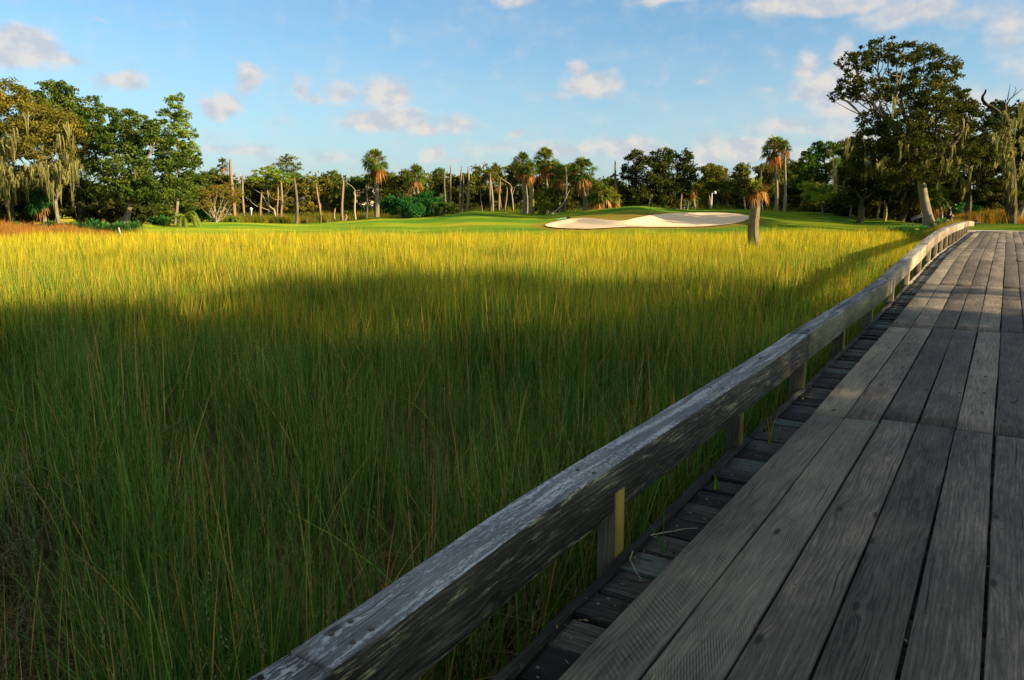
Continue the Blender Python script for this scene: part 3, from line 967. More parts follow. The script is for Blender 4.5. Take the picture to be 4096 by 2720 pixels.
pts = []; ids = []; scl = []; rot = []
srcs = []
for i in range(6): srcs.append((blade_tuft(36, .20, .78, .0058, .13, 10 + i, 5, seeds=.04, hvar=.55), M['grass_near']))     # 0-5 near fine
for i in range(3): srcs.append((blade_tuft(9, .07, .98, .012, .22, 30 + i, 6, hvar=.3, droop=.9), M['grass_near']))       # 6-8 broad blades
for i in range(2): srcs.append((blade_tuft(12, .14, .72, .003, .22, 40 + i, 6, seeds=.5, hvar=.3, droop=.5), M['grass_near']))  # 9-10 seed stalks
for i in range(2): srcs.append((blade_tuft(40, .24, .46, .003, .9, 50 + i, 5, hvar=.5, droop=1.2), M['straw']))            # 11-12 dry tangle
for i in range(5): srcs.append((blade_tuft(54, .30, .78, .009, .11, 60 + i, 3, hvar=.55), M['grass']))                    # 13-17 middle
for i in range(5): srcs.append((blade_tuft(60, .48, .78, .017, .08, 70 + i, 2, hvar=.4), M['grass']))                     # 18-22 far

for i in range(4): srcs.append((blade_tuft(8, .45, .92, .013, .15, 90 + i, 4, hvar=.35, droop=.35), M['grass_tall']))        # 23-26 taller scattered stems


def put(X, Y, sel, s_, r):
    n_ = len(X)
    h_ = 1.22 + .20 * np.sin(X * .9 + 1.3) * np.sin(Y * .7) + .10 * np.sin(X * 2.9 + Y) * np.sin(Y * 2.3 - X) + r.normal(0, .11, n_)
    e = np.interp(X / np.maximum(Y, 12), EU, EY)
    h_ = h_ * (1 - .35 * smooth((Y - e + 2) / 2.6))
    z = ground_z(X, Y) - .02
    pts.append(np.stack([X, Y, z], -1)); ids.append(sel); scl.append(s_ * h_); rot.append(r.random(n_) * 6.283)


X, Y, dn, r = scatter(7200, -12, 9, .8, 12, 1)


def clump(X, Y, thr, r):
    f = .5 + .28 * np.sin(X * 3.1 + 1.7 * np.sin(Y * 1.9)) + .28 * np.sin(Y * 2.7 + 1.3 * np.sin(X * 2.3 + .6))
    return f + r.normal(0, .16, len(X)) > thr


k = clump(X, Y, .54, r); X, Y = X[k], Y[k]
put(X, Y, r.integers(0, 6, len(X)), 1.0, r)
X, Y, dn, r = scatter(1500, -14, 10, 1.5, 17, 2)
k = clump(X, Y, .55, r); X, Y = X[k], Y[k]
put(X, Y, r.integers(6, 9, len(X)), 1.0, r)
X, Y, dn, r = scatter(1100, -10, 8, 1.0, 9, 3)
k = (Y < 4.6) | ((dn > -1.6) & (Y < 7)) | (r.random(len(X)) < .08)
put(X[k], Y[k], r.integers(9, 11, k.sum()), 1.0, r)
X, Y, dn, r = scatter(2000, -10, 8, 1.0, 9, 4)
put(X, Y, r.integers(11, 13, len(X)), 1.0, r)
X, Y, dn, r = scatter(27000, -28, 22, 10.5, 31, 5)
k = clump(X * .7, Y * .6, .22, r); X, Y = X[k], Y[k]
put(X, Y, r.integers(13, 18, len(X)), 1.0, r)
EDGE_X = True
X, Y, dn, r = scatter(42000, -54, 50, 28, 63, 6)
put(X, Y, r.integers(18, 23, len(X)), 1.0, r)
X, Y, dn, r = scatter(11000, -34, 28, 13, 40, 8)
put(X, Y, r.integers(23, 27, len(X)), 1.0, r)
X, Y, dn, r = scatter(9000, -54, 50, 38, 66, 9)
put(X, Y, r.integers(23, 27, len(X)), 1.0, r)
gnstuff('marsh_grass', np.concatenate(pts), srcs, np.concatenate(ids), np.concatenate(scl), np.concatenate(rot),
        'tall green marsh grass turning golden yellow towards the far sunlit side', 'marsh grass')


# ================================================================== trees
def gz(X, Y): return float(ground_z(np.array([X]), np.array([Y]))[0])


def leaves(mb, C0, size, r, tint, asp=.5, up=0.0):
    """one pointed leaf spray (rhombus) at every centre"""
    n = len(C0)
    d = r.normal(0, 1, (n, 3)); d[:, 2] += up; d /= np.linalg.norm(d, axis=1)[:, None]
    q = r.normal(0, 1, (n, 3)); e = np.cross(d, q); e /= np.linalg.norm(e, axis=1)[:, None]
    L = size * (.6 + .8 * r.random(n))[:, None]
    V = np.stack([C0 - d * L * .5, C0 + e * L * asp * .5 + d * L * .05, C0 + d * L * .5, C0 - e * L * asp * .5 + d * L * .05], 1).reshape(-1, 3)
    Q = np.arange(n * 4).reshape(-1, 4)
    mb.add(V, Q, None, np.repeat(np.stack([tint, tint, tint], -1), 4, 0))


def crown(mb, lumps, size, dens, seed, sub=.32, hollow=.55, flat=1.0):
    """lumps: (x,y,z,rx,ry,rz). Each lump holds many leaf sprays gathered in sub-clumps near its surface"""
    r = np.random.default_rng(seed)
    for (x, y, z, rx, ry, rz) in lumps:
        rm = (rx * ry * rz) ** (1 / 3)
        ns_ = max(6, int(22 * (1 / sub / 3) ** 2 * (1 + .1 * rm)))
        d = r.normal(0, 1, (ns_, 3)); d /= np.linalg.norm(d, axis=1)[:, None]
        rad = hollow + (1 - hollow) * r.random(ns_) ** .6 + r.normal(0, .06, ns_)
        c = np.array([x, y, z]) + d * rad[:, None] * np.array([rx, ry, rz])
        per = max(6, int(dens * rm ** 2 / ns_ / size ** 2 * 1.9))
        sr = rm * sub * (.6 + .8 * r.random(ns_))
        ct = r.random(ns_)
        dd = r.normal(0, 1, (ns_, per, 3)); dd /= np.linalg.norm(dd, axis=2)[:, :, None]
        rr = (r.random((ns_, per, 1)) ** .5) * sr[:, None, None] * (1 + .5 * (r.random((ns_, per, 1)) < .08))
        p = c[:, None] + dd * rr * np.array([1.15, 1.15, .75 * flat])
        ti = np.clip(ct[:, None] * .55 + r.random((ns_, per)) * .45, 0, 1)
        leaves(mb, p.reshape(-1, 3), size, r, ti.ravel())


def limb(mb, a, b, r0, r1, r, seg=6, bend=.12, n=7):
    a = np.asarray(a, float); b = np.asarray(b, float)
    t_ = np.linspace(0, 1, n)[:, None]
    L = np.linalg.norm(b - a)
    off = r.normal(0, 1, 3) * L * bend
    off2 = r.normal(0, 1, 3) * L * bend * .5
    p = a + (b - a) * t_ + off * np.sin(t_ * math.pi) + off2 * np.sin(t_ * 2 * math.pi)
    tube(mb, p, r0 + (r1 - r0) * t_[:, 0] ** .8, seg, wob=.25, r=r)
    return p


def mosshanks(mb, P, L, seed, n=7, w=.07):
    """ragged beards of moss: many thin strands, longest in the middle of each beard"""
    r = np.random.default_rng(seed)
    for p in P:
        ll = L * (.25 + .95 * r.random() ** 1.4)
        tc_ = .2 + .6 * r.random()
        sp_ = .06 + .05 * ll
        for k in range(n + 5):
            dx, dy = r.normal(0, 1), r.normal(0, 1)
            x, y = p[0] + dx * sp_, p[1] + dy * sp_
            l1 = ll * max(.15, 1 - .38 * math.hypot(dx, dy)) * (.75 + .4 * r.random()); z0 = p[2] + r.normal(0, .12)
            fa = r.random() * 3.14; k_ = 6
            ts = np.linspace(0, 1, k_)
            ww = w * (.5 + .8 * r.random()) * np.array([.5, 1.2, 1.0, .8, .45, .05])
            cx_ = np.cumsum(r.normal(0, .03, k_)); cy_ = np.cumsum(r.normal(0, .03, k_))
            conv = 1 - .6 * ts
            V = []
            for i in range(k_):
                for s_ in (-1, 1):
                    V.append((p[0] + (x - p[0]) * conv[i] + cx_[i] + s_ * ww[i] * math.cos(fa), p[1] + (y - p[1]) * conv[i] + cy_[i] + s_ * ww[i] * math.sin(fa), z0 - l1 * ts[i]))
            Q = [(2 * i, 2 * i + 1, 2 * i + 3, 2 * i + 2) for i in range(k_ - 1)]
            tn = np.clip(tc_ + r.normal(0, .12), 0, 1)
            mb.add(V, Q, None, (tn, tn, tn))


def px_lump(px, py, Y, rpx, rz=None, ry=None, dy=0.0):
    """lump given where it shows in the photo and its true distance"""
    p = W(px, py, Y + dy)
    rx = rpx * (Y + dy) / FPX
    return (p[0], p[1], p[2], rx, ry if ry else rx, (rz * (Y + dy) / FPX) if rz else rx)


def rel(lumps, base):
    return [(l[0] - base[0], l[1] - base[1], l[2] - base[2], l[3], l[4], l[5]) for l in lumps]


def big_tree(name, base_px, Y, lumps, mat, label, cat, leaf=.26, dens=34, seed=1, bark='bark', r0=.4, top=None, moss=None, mossL=2.0, group=None,
             sub=.30, hollow=.5, lean=None, fork=.35, base=None, n_limb=99):
    p0 = W(base_px, 900, Y)
    X0, Y0 = (p0[0], p0[1]) if base is None else base
    z0 = gz(X0, Y0) - .1
    B = np.array([X0, Y0, z0])
    root = empty(name, B, label, cat, group)
    r = np.random.default_rng(seed)
    L = rel(lumps, B)
    cen = np.mean([[l[0], l[1], l[2]] for l in L], 0)
    low = min(l[2] - l[5] for l in L)
    if top is None: top = np.array([cen[0] * .5, cen[1] * .5, max(low + .5, cen[2] * fork)])
    else: top = np.array(top, float)
    mb = MB()
    t_ = np.linspace(0, 1, 9)[:, None]
    sway = r.normal(0, .12, 3) * np.array([1, 1, 0])
    p = top * t_ + sway * np.sin(t_ * math.pi)
    rad = r0 * (1.0 - .38 * t_[:, 0]) * (1 + .55 * np.exp(-t_[:, 0] * 9))
    tube(mb, p, rad, 12, wob=.18, r=r)
    for i, l in enumerate(L[:n_limb]):
        if l[2] < top[2] + .8 and i > 1: continue
        e = np.array(l[:3]); e[2] -= l[5] * .1
        q = limb(mb, top + r.normal(0, .1, 3), e, r0 * .42, r0 * .09, r, 6, .10)
        for k in range(3):
            d = r.normal(0, 1, 3); d /= np.linalg.norm(d)
            limb(mb, q[4 + k % 2], e + d * np.array(l[3:]) * .8, r0 * .16, .02, r, 5, .12, 5)
    mb.obj('trunk', M[bark], root)
    mb = MB()
    if seed == 11: L = [(*l[:3], l[3] * .84, l[4] * .84, l[5] * .84) if l[2] > 8 else l for l in L]
    crown(mb, L, leaf, dens, seed, sub, hollow)
    mb.obj('crown', M[mat], root)
    if moss:
        for q_, (mx, my, spread, n_) in enumerate(moss):
            pts_ = [W(mx + r.normal(0, spread * 1.2), my - 25 + r.normal(0, 32), Y + r.normal(0, 1.3) - 1.6) - B for _ in range(n_)]
            mb = MB(); mosshanks(mb, pts_, mossL * .8, seed + 5 + q_, n=8, w=.045)
            mb.obj('spanish_moss', M['moss'], root)
    return root


# ---- the big mossy oak on the right and the grove round it
Yk = 67
PL = px_lump
big_tree('live_oak', 3722, Yk, [PL(3420, 250, Yk, 75, 62), PL(3520, 200, Yk, 80, 55, dy=1), PL(3620, 215, Yk, 70, 60, dy=-1), PL(3700, 235, Yk, 85, 62, dy=1), PL(3780, 290, Yk, 80, 70),
                                PL(3350, 385, Yk, 38, 24, dy=-.5), PL(3400, 345, Yk, 70, 46), PL(3480, 360, Yk, 95, 60, dy=-1), PL(3600, 350, Yk, 90, 80, dy=2), PL(3700, 370, Yk, 100, 80, dy=-1.5),
                                PL(3810, 400, Yk, 75, 80), PL(3500, 480, Yk, 75, 60, dy=1), PL(3620, 500, Yk, 110, 75, dy=-2), PL(3740, 510, Yk, 110, 80, dy=-2), PL(3840, 520, Yk, 70, 70, dy=1),
                                PL(3470, 560, Yk, 70, 60, dy=-1), PL(3560, 610, Yk, 90, 60, dy=0), PL(3680, 620, Yk, 90, 60, dy=1), PL(3790, 620, Yk, 80, 60, dy=1),
                                PL(3470, 650, Yk, 80, 55, dy=1), PL(3570, 680, Yk, 85, 45, dy=-1.5), PL(3660, 690, Yk, 80, 45, dy=-2.5), PL(3760, 690, Yk, 80, 42, dy=-1.5), PL(3850, 600, Yk, 80, 60, dy=-1), PL(3870, 440, Yk, 50, 50), PL(3640, 590, Yk, 110, 60, dy=-2.5), PL(3740, 440, Yk, 100, 70, dy=-2)],
         'oak_dark', 'tallest live oak, leaning pale trunk and hanging moss, by the far boardwalk end', 'oak tree', leaf=.23, dens=27, seed=11, r0=.42, sub=.24,
         top=(-1.4, 0, 5.4), moss=[(3590, 420, 14, 5), (3560, 560, 70, 12), (3700, 600, 70, 12), (3500, 640, 60, 10), (3780, 660, 60, 12), (3650, 520, 80, 10), (3600, 660, 80, 12)], mossL=2.2, bark='bark')

big_tree('live_oak', 3440, 76, [PL(3420, 590, 76, 70, 50), PL(3400, 680, 76, 75, 60, dy=1), PL(3480, 690, 76, 90, 70, dy=-1), PL(3560, 720, 76, 80, 60), PL(3440, 770, 76, 90, 50, dy=1)],
         'oak_dark', 'dark low-crowned oak left of the tallest oak, its trunk hidden in moss', 'oak tree', leaf=.28, dens=34, seed=12, r0=.3, bark='barkd',
         moss=[(3430, 640, 40, 8), (3500, 700, 50, 12), (3380, 720, 30, 6)], mossL=2.4)
big_tree('live_oak', 3600, 80, [PL(3600, 620, 80, 100, 60), PL(3560, 720, 80, 90, 60), PL(3660, 720, 80, 90, 60, dy=2), PL(3740, 700, 80, 80, 60)],
         'oak_dark', 'dark oak in deep shade directly behind the tallest oak', 'oak tree', leaf=.3, dens=34, seed=13, r0=.3, bark='barkd',
         moss=[(3600, 760, 60, 10)], mossL=2.2)
big_tree('live_oak', 3860, 76, [PL(3860, 470, 76, 60, 60), PL(3900, 560, 76, 80, 60), PL(3820, 600, 76, 80, 60, dy=1), PL(3900, 660, 76, 90, 55, dy=-1), PL(3800, 700, 76, 80, 45), PL(3960, 600, 76, 70, 60, dy=2), PL(3970, 700, 76, 70, 60)],
         'oak_dark', 'oak right of the tallest oak with long sunlit moss hanging over the walker', 'oak tree', leaf=.28, dens=36, seed=14, r0=.34, bark='barkd',
         moss=[(3765, 680, 14, 7), (3820, 710, 35, 14), (3880, 690, 28, 18), (3960, 640, 20, 6)], mossL=2.8)
big_tree('live_oak', 4170, 80, [PL(4080, 560, 80, 80, 60), PL(4150, 480, 80, 90, 70), PL(4100, 650, 80, 80, 60), PL(4200, 620, 80, 90, 80), PL(4060, 720, 80, 70, 45), PL(3990, 470, 80, 55, 50)],
         'oak_dark', 'oak crown at the right edge of the picture behind the moss-hung dead tree', 'oak tree', leaf=.3, dens=34, seed=15, r0=.34, bark='barkd', moss=[(4080, 700, 30, 6)], mossL=2)

# dead tree with moss at the right edge
Yd = 70
pB = W(4045, 900, Yd); zB = gz(pB[0], pB[1])
B = np.array([pB[0], pB[1], zB - .1])
root = empty('dead_tree', B, 'bare dead tree draped in golden moss, one limb ending in a black charred tip', 'dead tree')
r_ = np.random.default_rng(21)
mb = MB()


def pp(px, py, dy=0.0): return W(px, py, Yd + dy) - B


def path(mb, lst, r0, r1, seg=8):
    P_ = np.array([pp(*q) for q in lst])
    k = np.linspace(0, len(P_) - 1, len(P_) * 3)
    P2 = np.stack([np.interp(k, range(len(P_)), P_[:, i]) for i in range(3)], -1)
    P2[1:-1] = (P2[1:-1] * 2 + P2[:-2] + P2[2:]) / 4
    tube(mb, P2, np.linspace(r0, r1, len(P2)), seg, wob=.3, r=r_)


path(mb, [(4040, 915), (4046, 840), (4048, 760), (4046, 690), (4040, 620), (4026, 540), (4018, 470), (4014, 410)], .46, .20)
path(mb, [(4020, 500), (4000, 455), (3972, 430), (3940, 415)], .22, .13)
path(mb, [(4018, 450), (4035, 400), (4060, 380), (4090, 355)], .09, .02, 5)
path(mb, [(4030, 400), (4035, 370), (4042, 335)], .05, .015, 5)
path(mb, [(4052, 385), (4065, 360), (4060, 345)], .04, .01, 5)
path(mb, [(4030, 560), (4060, 500), (4090, 490)], .13, .04, 6)
mb.obj('trunk', M['barkd'], root)
mb = MB(); path(mb, [(3942, 416), (3930, 400), (3930, 385), (3940, 372), (3944, 358)], .14, .07)
o = mb.obj('charred_limb', M['charred'], root)
mb = MB()
mp = [pp(4030 + r_.normal(0, 14), 500 + 150 * r_.random(), -.5) for _ in range(46)] + [pp(4046 + r_.normal(0, 8), 620 + 150 * r_.random(), -.6) for _ in range(14)] + [pp(4040 + r_.normal(0, 10), 480, -.4) for _ in range(5)] + [pp(4020, 440 + 40 * r_.random(), -.3) for _ in range(6)]
mosshanks(mb, mp, 2.2, 31, n=9, w=.055)
mb.obj('spanish_moss', M['moss'], root)
root = big_tree('leaning_tree', 4062, 71, [PL(4110, 640, 71, 50, 40), PL(4140, 560, 71, 60, 50), PL(4150, 680, 71, 50, 40), PL(4092, 470, 71, 44, 34), PL(4096, 560, 71, 46, 36), PL(3990, 430, 73, 34, 28, dy=2), PL(3975, 510, 73, 44, 40, dy=2)], 'oak_dark', 'slim pale leaning tree against the dead tree at the right edge', 'tree',
                seed=22, r0=.2, top=(1.9, 0, 5.2), moss=[(4090, 700, 12, 4), (4084, 600, 12, 9), (4090, 510, 10, 6), (3985, 560, 16, 6)], leaf=.25)

# ---- left wood
YL = 70
big_tree('live_oak', 245, YL - 2, [PL(40, 370, YL, 70, 50), PL(-60, 440, YL, 90, 70), PL(60, 460, YL, 110, 70, dy=-1), PL(170, 480, YL, 90, 60), PL(250, 520, YL, 90, 60, dy=-1), PL(300, 570, YL, 70, 60),
                                PL(-20, 570, YL, 110, 70), PL(120, 580, YL, 110, 60, dy=-2), PL(210, 640, YL, 80, 50, dy=-1.5), PL(20, 690, YL, 80, 40, dy=-1), PL(140, 700, YL, 60, 35, dy=-2), PL(230, 720, YL, 50, 30, dy=-2), PL(30, 770, YL, 60, 40)],
         'olive', 'olive-brown live oak at the left edge dripping with long golden moss', 'oak tree', leaf=.24, dens=32, seed=41, r0=.22, top=(-.3, 0, 2.6),
         moss=[(40, 560, 30, 7), (85, 590, 22, 9), (150, 690, 35, 16), (290, 660, 16, 14), (30, 750, 26, 14), (235, 730, 22, 12), (250, 580, 14, 4), (20, 660, 30, 8)], mossL=3.2)
big_tree('live_oak', 330, 80, [PL(110, 400, 80, 60, 50), PL(200, 380, 80, 60, 46), PL(250, 370, 80, 50, 36), PL(300, 440, 80, 60, 50), PL(370, 430, 80, 50, 44), PL(340, 520, 80, 70, 60), PL(240, 460, 80, 90, 60), PL(390, 560, 80, 60, 60), PL(150, 520, 80, 90, 80), PL(300, 660, 80, 90, 60)],
         'oak_green', 'dark green tall oak rising behind the mossy oak on the left', 'oak tree', leaf=.28, dens=30, seed=42, r0=.3, bark='barkd')
big_tree('live_oak', 490, YL + 1, [PL(440, 480, YL, 60, 46), PL(500, 480, YL, 60, 46, dy=1), PL(400, 560, YL, 60, 50), PL(560, 510, YL, 60, 46, dy=-1), PL(480, 580, YL, 90, 60), PL(620, 520, YL, 50, 44), PL(600, 590, YL, 90, 60, dy=1),
                                    PL(690, 590, YL, 60, 50), PL(400, 660, YL, 60, 50, dy=1), PL(500, 680, YL, 90, 55, dy=-1.5), PL(610, 690, YL, 90, 60, dy=-1), PL(710, 680, YL, 80, 60), PL(420, 760, YL, 60, 45, dy=-1), PL(540, 760, YL, 80, 45, dy=-2),
                                    PL(650, 770, YL, 80, 45, dy=-1), PL(740, 760, YL, 60, 50), PL(770, 640, YL, 40, 34)],
         'oak_green', 'broad green oak spreading down to the palmettos, its pale forked trunk leaning right', 'oak tree', leaf=.24, dens=30, seed=43, r0=.34, top=(1.0, 0, 2.6),
         moss=[(520, 790, 20, 4)], mossL=1.6, sub=.26)
big_tree('live_oak', 315, 74, [PL(300, 760, 76, 90, 45), PL(400, 800, 76, 80, 40, dy=1), PL(520, 790, 78, 90, 50, dy=1)],
         'oak_dark', 'low dark oak filling the shade between the two left oaks', 'oak tree', leaf=.3, dens=34, seed=44, r0=.16, bark='barkd', top=(0, 0, 2))
big_tree('live_oak', 60, 76, [PL(0, 760, 78, 110, 60), PL(120, 790, 78, 100, 60, dy=1), PL(-90, 680, 78, 110, 90), PL(210, 790, 79, 80, 55)],
         'oak_dark', 'dark shaded oak low behind the moss at the left edge', 'oak tree', leaf=.3, dens=34, seed=45, r0=.2, bark='barkd', top=(0, 0, 2))


def pine(base_px, Y, tx, ty, lumps, label, mat='pine', seed=1, r0=.2, leaf=.22, bark='bark', cat='pine tree', dens=26):
    p = W(base_px, 900, Y); z0 = gz(p[0], p[1]) - .1
    B = np.array([p[0], p[1], z0])
    root = empty('pine_tree', B, label, cat, None)
    r = np.random.default_rng(seed)
    T = W(tx, ty, Y) - B
    mb = MB()
    t_ = np.linspace(0, 1, 12)[:, None]
    tr_ = T * t_ + np.array([.3, .1, 0]) * np.sin(t_ * math.pi * 1.5) * .6
    tube(mb, tr_, r0 * (1 - .85 * t_[:, 0]), 8, wob=.15, r=r)
    L = rel([PL(a, b, Y, c_, d_, dy=r.normal(0, .6)) for (a, b, c_, d_) in lumps], B)
    for l in L:
        e = np.array(l[:3]); zc = max(.5, e[2] - l[5] - .4)
        k = int(np.clip(np.searchsorted(tr_[:, 2], zc), 1, 11))
        limb(mb, tr_[k], e, r0 * .28, .03, r, 5, .1, 6)
    mb.obj('trunk', M[bark], root)
    mb = MB()
    crown(mb, L, leaf, dens, seed, .38, .3, .8)
    mb.obj('crown', M[mat], root)
    return root


pine(700, 80, 722, 390, [(715, 392, 28, 20), (680, 402, 24, 12), (705, 425, 34, 14), (735, 450, 30, 12), (660, 450, 30, 16), (690, 470, 42, 22), (740, 480, 26, 18), (715, 515, 46, 24), (755, 540, 34, 20), (700, 560, 50, 28), (770, 590, 34, 24), (740, 620, 44, 26)],
     'tall light green pine standing out above the right end of the left wood', 'pine_pale', 51)
pine(1068, 98, 1068, 672, [(1070, 676, 34, 10), (1040, 690, 30, 8), (1100, 690, 40, 12), (1060, 712, 60, 14), (1120, 705, 50, 14), (1030, 720, 40, 12), (1130, 725, 40, 12), (1068, 730, 36, 10)],
     'flat-topped bright green pine among the bare poles left of the orange-skirted palm', 'pine_pale', 52, r0=.16)
pine(1165, 108, 1150, 640, [(1150, 645, 40, 20), (1120, 655, 30, 16), (1180, 665, 38, 16), (1130, 680, 40, 12), (1170, 690, 36, 10), (1155, 628, 20, 12)],
     'open airy tree with thin foliage standing above the tree line left of centre', 'oak_green', 53, r0=.18, dens=12, cat='tree')
pine(3300, 92, 3300, 572, [(3300, 590, 50, 24), (3350, 590, 36, 22), (3260, 620, 50, 30), (3330, 640, 60, 34), (3220, 660, 50, 34), (3290, 690, 70, 34), (3230, 720, 50, 30), (3360, 690, 50, 34)],
     'tall deep green pine left of the tallest oak', 'pine', 54, r0=.26, leaf=.3, dens=34)
pine(3290, 84, 3260, 735, [(3220, 745, 26, 16), (3260, 760, 40, 18), (3310, 750, 30, 16), (3330, 780, 34, 16), (3280, 790, 50, 20), (3240, 780, 34, 16)],
     'low bright yellow-green pine in front of the deep green pine', 'pine_pale', 55, r0=.14, leaf=.24, dens=30)


# ------------------------------------------------------------------ palms
def fan(mb, o, yaw, pitch, Lp, Lf, r, tint, nl=15, width=.05, droop=.55):
    """fan frond: stalk then a fan of narrow pointed leaflets drooping at the tips"""
    d = np.array([math.cos(yaw) * math.cos(pitch), math.sin(yaw) * math.cos(pitch), math.sin(pitch)])
    sd_ = np.array([-math.sin(yaw), math.cos(yaw), 0])
    upv = np.cross(d, sd_) * -1
    hub = o + d * Lp
    hub[2] -= Lp * .12
    w0 = .02
    mb.add([o - sd_ * w0, o + sd_ * w0, hub + sd_ * w0, hub - sd_ * w0], [(0, 1, 2, 3)], None, (tint, tint, tint))
    for a in np.linspace(-1.35, 1.35, nl):
        a = a + r.normal(0, .05)
        dd = d * math.cos(a) + sd_ * math.sin(a) + upv * .12 * r.normal()
        L = Lf * (1 - .25 * abs(a) / 1.35) * (.85 + .3 * r.random())
        m1 = hub + dd * L * .55; m1[2] -= L * .08 * droop
        e = hub + dd * L; e[2] -= L * droop * (.5 + .6 * r.random())
        pn = np.cross(dd, [0, 0, 1]); pn /= np.linalg.norm(pn) + 1e-6
        tv = np.clip(tint + r.normal(0, .1), 0, 1)
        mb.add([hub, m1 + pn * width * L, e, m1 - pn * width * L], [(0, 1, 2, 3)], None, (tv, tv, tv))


def make_palm(px, ybase, ytop, Y, crad_px, label, seed, name='cabbage_palm', dp=(-78, -35), rtrunk=.17, nf=34, nd=10, brown=5, bark='palmtrunk', lean=0, group=None, mat='palm', lowskirt=False, widebase=1.25, base_z=None, trunk_seg=10, cat='palm tree'):
    r = np.random.default_rng(seed)
    p = W(px, ybase, Y)
    z0 = gz(p[0], p[1]) if base_z is None else base_z
    B = np.array([p[0], p[1], z0 - .1])
    root = empty(name, B, label, cat, group)
    T = W(px + lean, ytop, Y) - B
    mb = MB()
    t_ = np.linspace(0, 1, 14)[:, None]
    P_ = T * t_ + np.array([.10, .05, 0]) * np.sin(t_ * 5)
    rad = rtrunk * (widebase - (widebase - 1) * np.clip(t_[:, 0] * 4, 0, 1)) * (1 - .15 * t_[:, 0])
    rad[-1] *= 1.2
    if name == 'marsh_palm':
        rad = rtrunk * (1.65 - .75 * t_[:, 0]); P_ = P_ + np.array([.07, 0, 0]) * np.sin(t_ * 9)
    tube(mb, P_, rad, trunk_seg, wob=.12, r=r)
    mb.obj('trunk', M[bark], root)
    if bark == 'boots':
        pass
    cr = crad_px * 1.22 * Y / FPX
    O = P_[-1]
    mb = MB()
    for i in range(int(nf * 1.55)):
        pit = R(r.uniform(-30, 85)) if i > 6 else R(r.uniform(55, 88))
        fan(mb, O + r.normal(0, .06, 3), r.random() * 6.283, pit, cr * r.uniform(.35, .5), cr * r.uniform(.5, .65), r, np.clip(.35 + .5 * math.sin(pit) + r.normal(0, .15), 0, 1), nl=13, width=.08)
    mb.obj('crown', M[mat], root)
    mb = MB()
    for i in range(int(nd * 1.5)):
        pit = R(r.uniform(*dp))
        fan(mb, O + r.normal(0, .08, 3) - np.array([0, 0, .1]), r.random() * 6.283, pit, cr * r.uniform(.3, .5), cr * r.uniform(.4, .7), r, r.random(), nl=9, width=.07, droop=1.1)
    if nd: mb.obj('dead_frond_skirt', M['palm_dead'], root)
    for i in range(brown):
        mb = MB()
        yaw = r.random() * 6.283
        q = O + np.array([math.cos(yaw) * cr * .42, math.sin(yaw) * cr * .42, r.uniform(-.1, .2) * cr])
        tube(mb, [O, (O + q) / 2 + [0, 0, .12 * cr], q], [.02, .018, .012], 5)
        c0 = q + r.normal(0, 1, (160, 3)) * cr * np.array([.12, .12, .10])
        leaves(mb, c0, .12, r, r.random(160), .3)
        mb.obj('fruit_stalk', M['palm_brown'], root)
    return root


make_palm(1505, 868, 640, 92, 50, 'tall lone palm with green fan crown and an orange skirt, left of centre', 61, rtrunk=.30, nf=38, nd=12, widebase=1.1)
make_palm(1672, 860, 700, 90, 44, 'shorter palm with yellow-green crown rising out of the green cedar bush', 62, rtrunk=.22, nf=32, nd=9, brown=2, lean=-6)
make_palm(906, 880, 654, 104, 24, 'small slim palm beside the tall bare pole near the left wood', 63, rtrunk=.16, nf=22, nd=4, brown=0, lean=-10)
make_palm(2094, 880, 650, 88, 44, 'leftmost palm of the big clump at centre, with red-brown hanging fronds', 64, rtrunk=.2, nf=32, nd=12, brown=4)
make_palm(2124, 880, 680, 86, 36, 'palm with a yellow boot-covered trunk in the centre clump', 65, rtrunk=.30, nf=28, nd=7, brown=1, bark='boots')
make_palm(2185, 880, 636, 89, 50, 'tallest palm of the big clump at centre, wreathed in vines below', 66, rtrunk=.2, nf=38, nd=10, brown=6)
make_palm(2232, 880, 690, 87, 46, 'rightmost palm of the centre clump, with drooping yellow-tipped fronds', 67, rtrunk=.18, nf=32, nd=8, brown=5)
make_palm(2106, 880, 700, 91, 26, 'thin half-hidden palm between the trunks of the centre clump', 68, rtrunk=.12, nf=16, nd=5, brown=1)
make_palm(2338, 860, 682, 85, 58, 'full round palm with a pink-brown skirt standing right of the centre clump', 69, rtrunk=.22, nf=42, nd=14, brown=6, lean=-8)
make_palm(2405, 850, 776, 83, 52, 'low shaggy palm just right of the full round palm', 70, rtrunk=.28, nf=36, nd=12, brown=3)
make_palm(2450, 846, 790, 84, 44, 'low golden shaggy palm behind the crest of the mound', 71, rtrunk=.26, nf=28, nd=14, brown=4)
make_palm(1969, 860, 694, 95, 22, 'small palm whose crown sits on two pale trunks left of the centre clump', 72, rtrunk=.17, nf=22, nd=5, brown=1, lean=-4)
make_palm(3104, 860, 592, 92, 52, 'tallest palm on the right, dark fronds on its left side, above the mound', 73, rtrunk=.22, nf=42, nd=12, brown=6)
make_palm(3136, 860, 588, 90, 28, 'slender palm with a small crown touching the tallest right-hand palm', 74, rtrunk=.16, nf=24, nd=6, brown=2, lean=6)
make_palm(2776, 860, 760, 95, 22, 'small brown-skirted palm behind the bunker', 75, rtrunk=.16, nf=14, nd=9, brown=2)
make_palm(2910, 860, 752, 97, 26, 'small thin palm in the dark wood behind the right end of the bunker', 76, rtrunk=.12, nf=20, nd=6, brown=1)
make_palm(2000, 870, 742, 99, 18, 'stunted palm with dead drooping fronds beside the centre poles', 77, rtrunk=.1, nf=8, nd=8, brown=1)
make_palm(3340, 860, 660, 90, 26, 'brown-fronded palm half hidden in the deep green pine', 78, rtrunk=.16, nf=10, nd=10, brown=4)
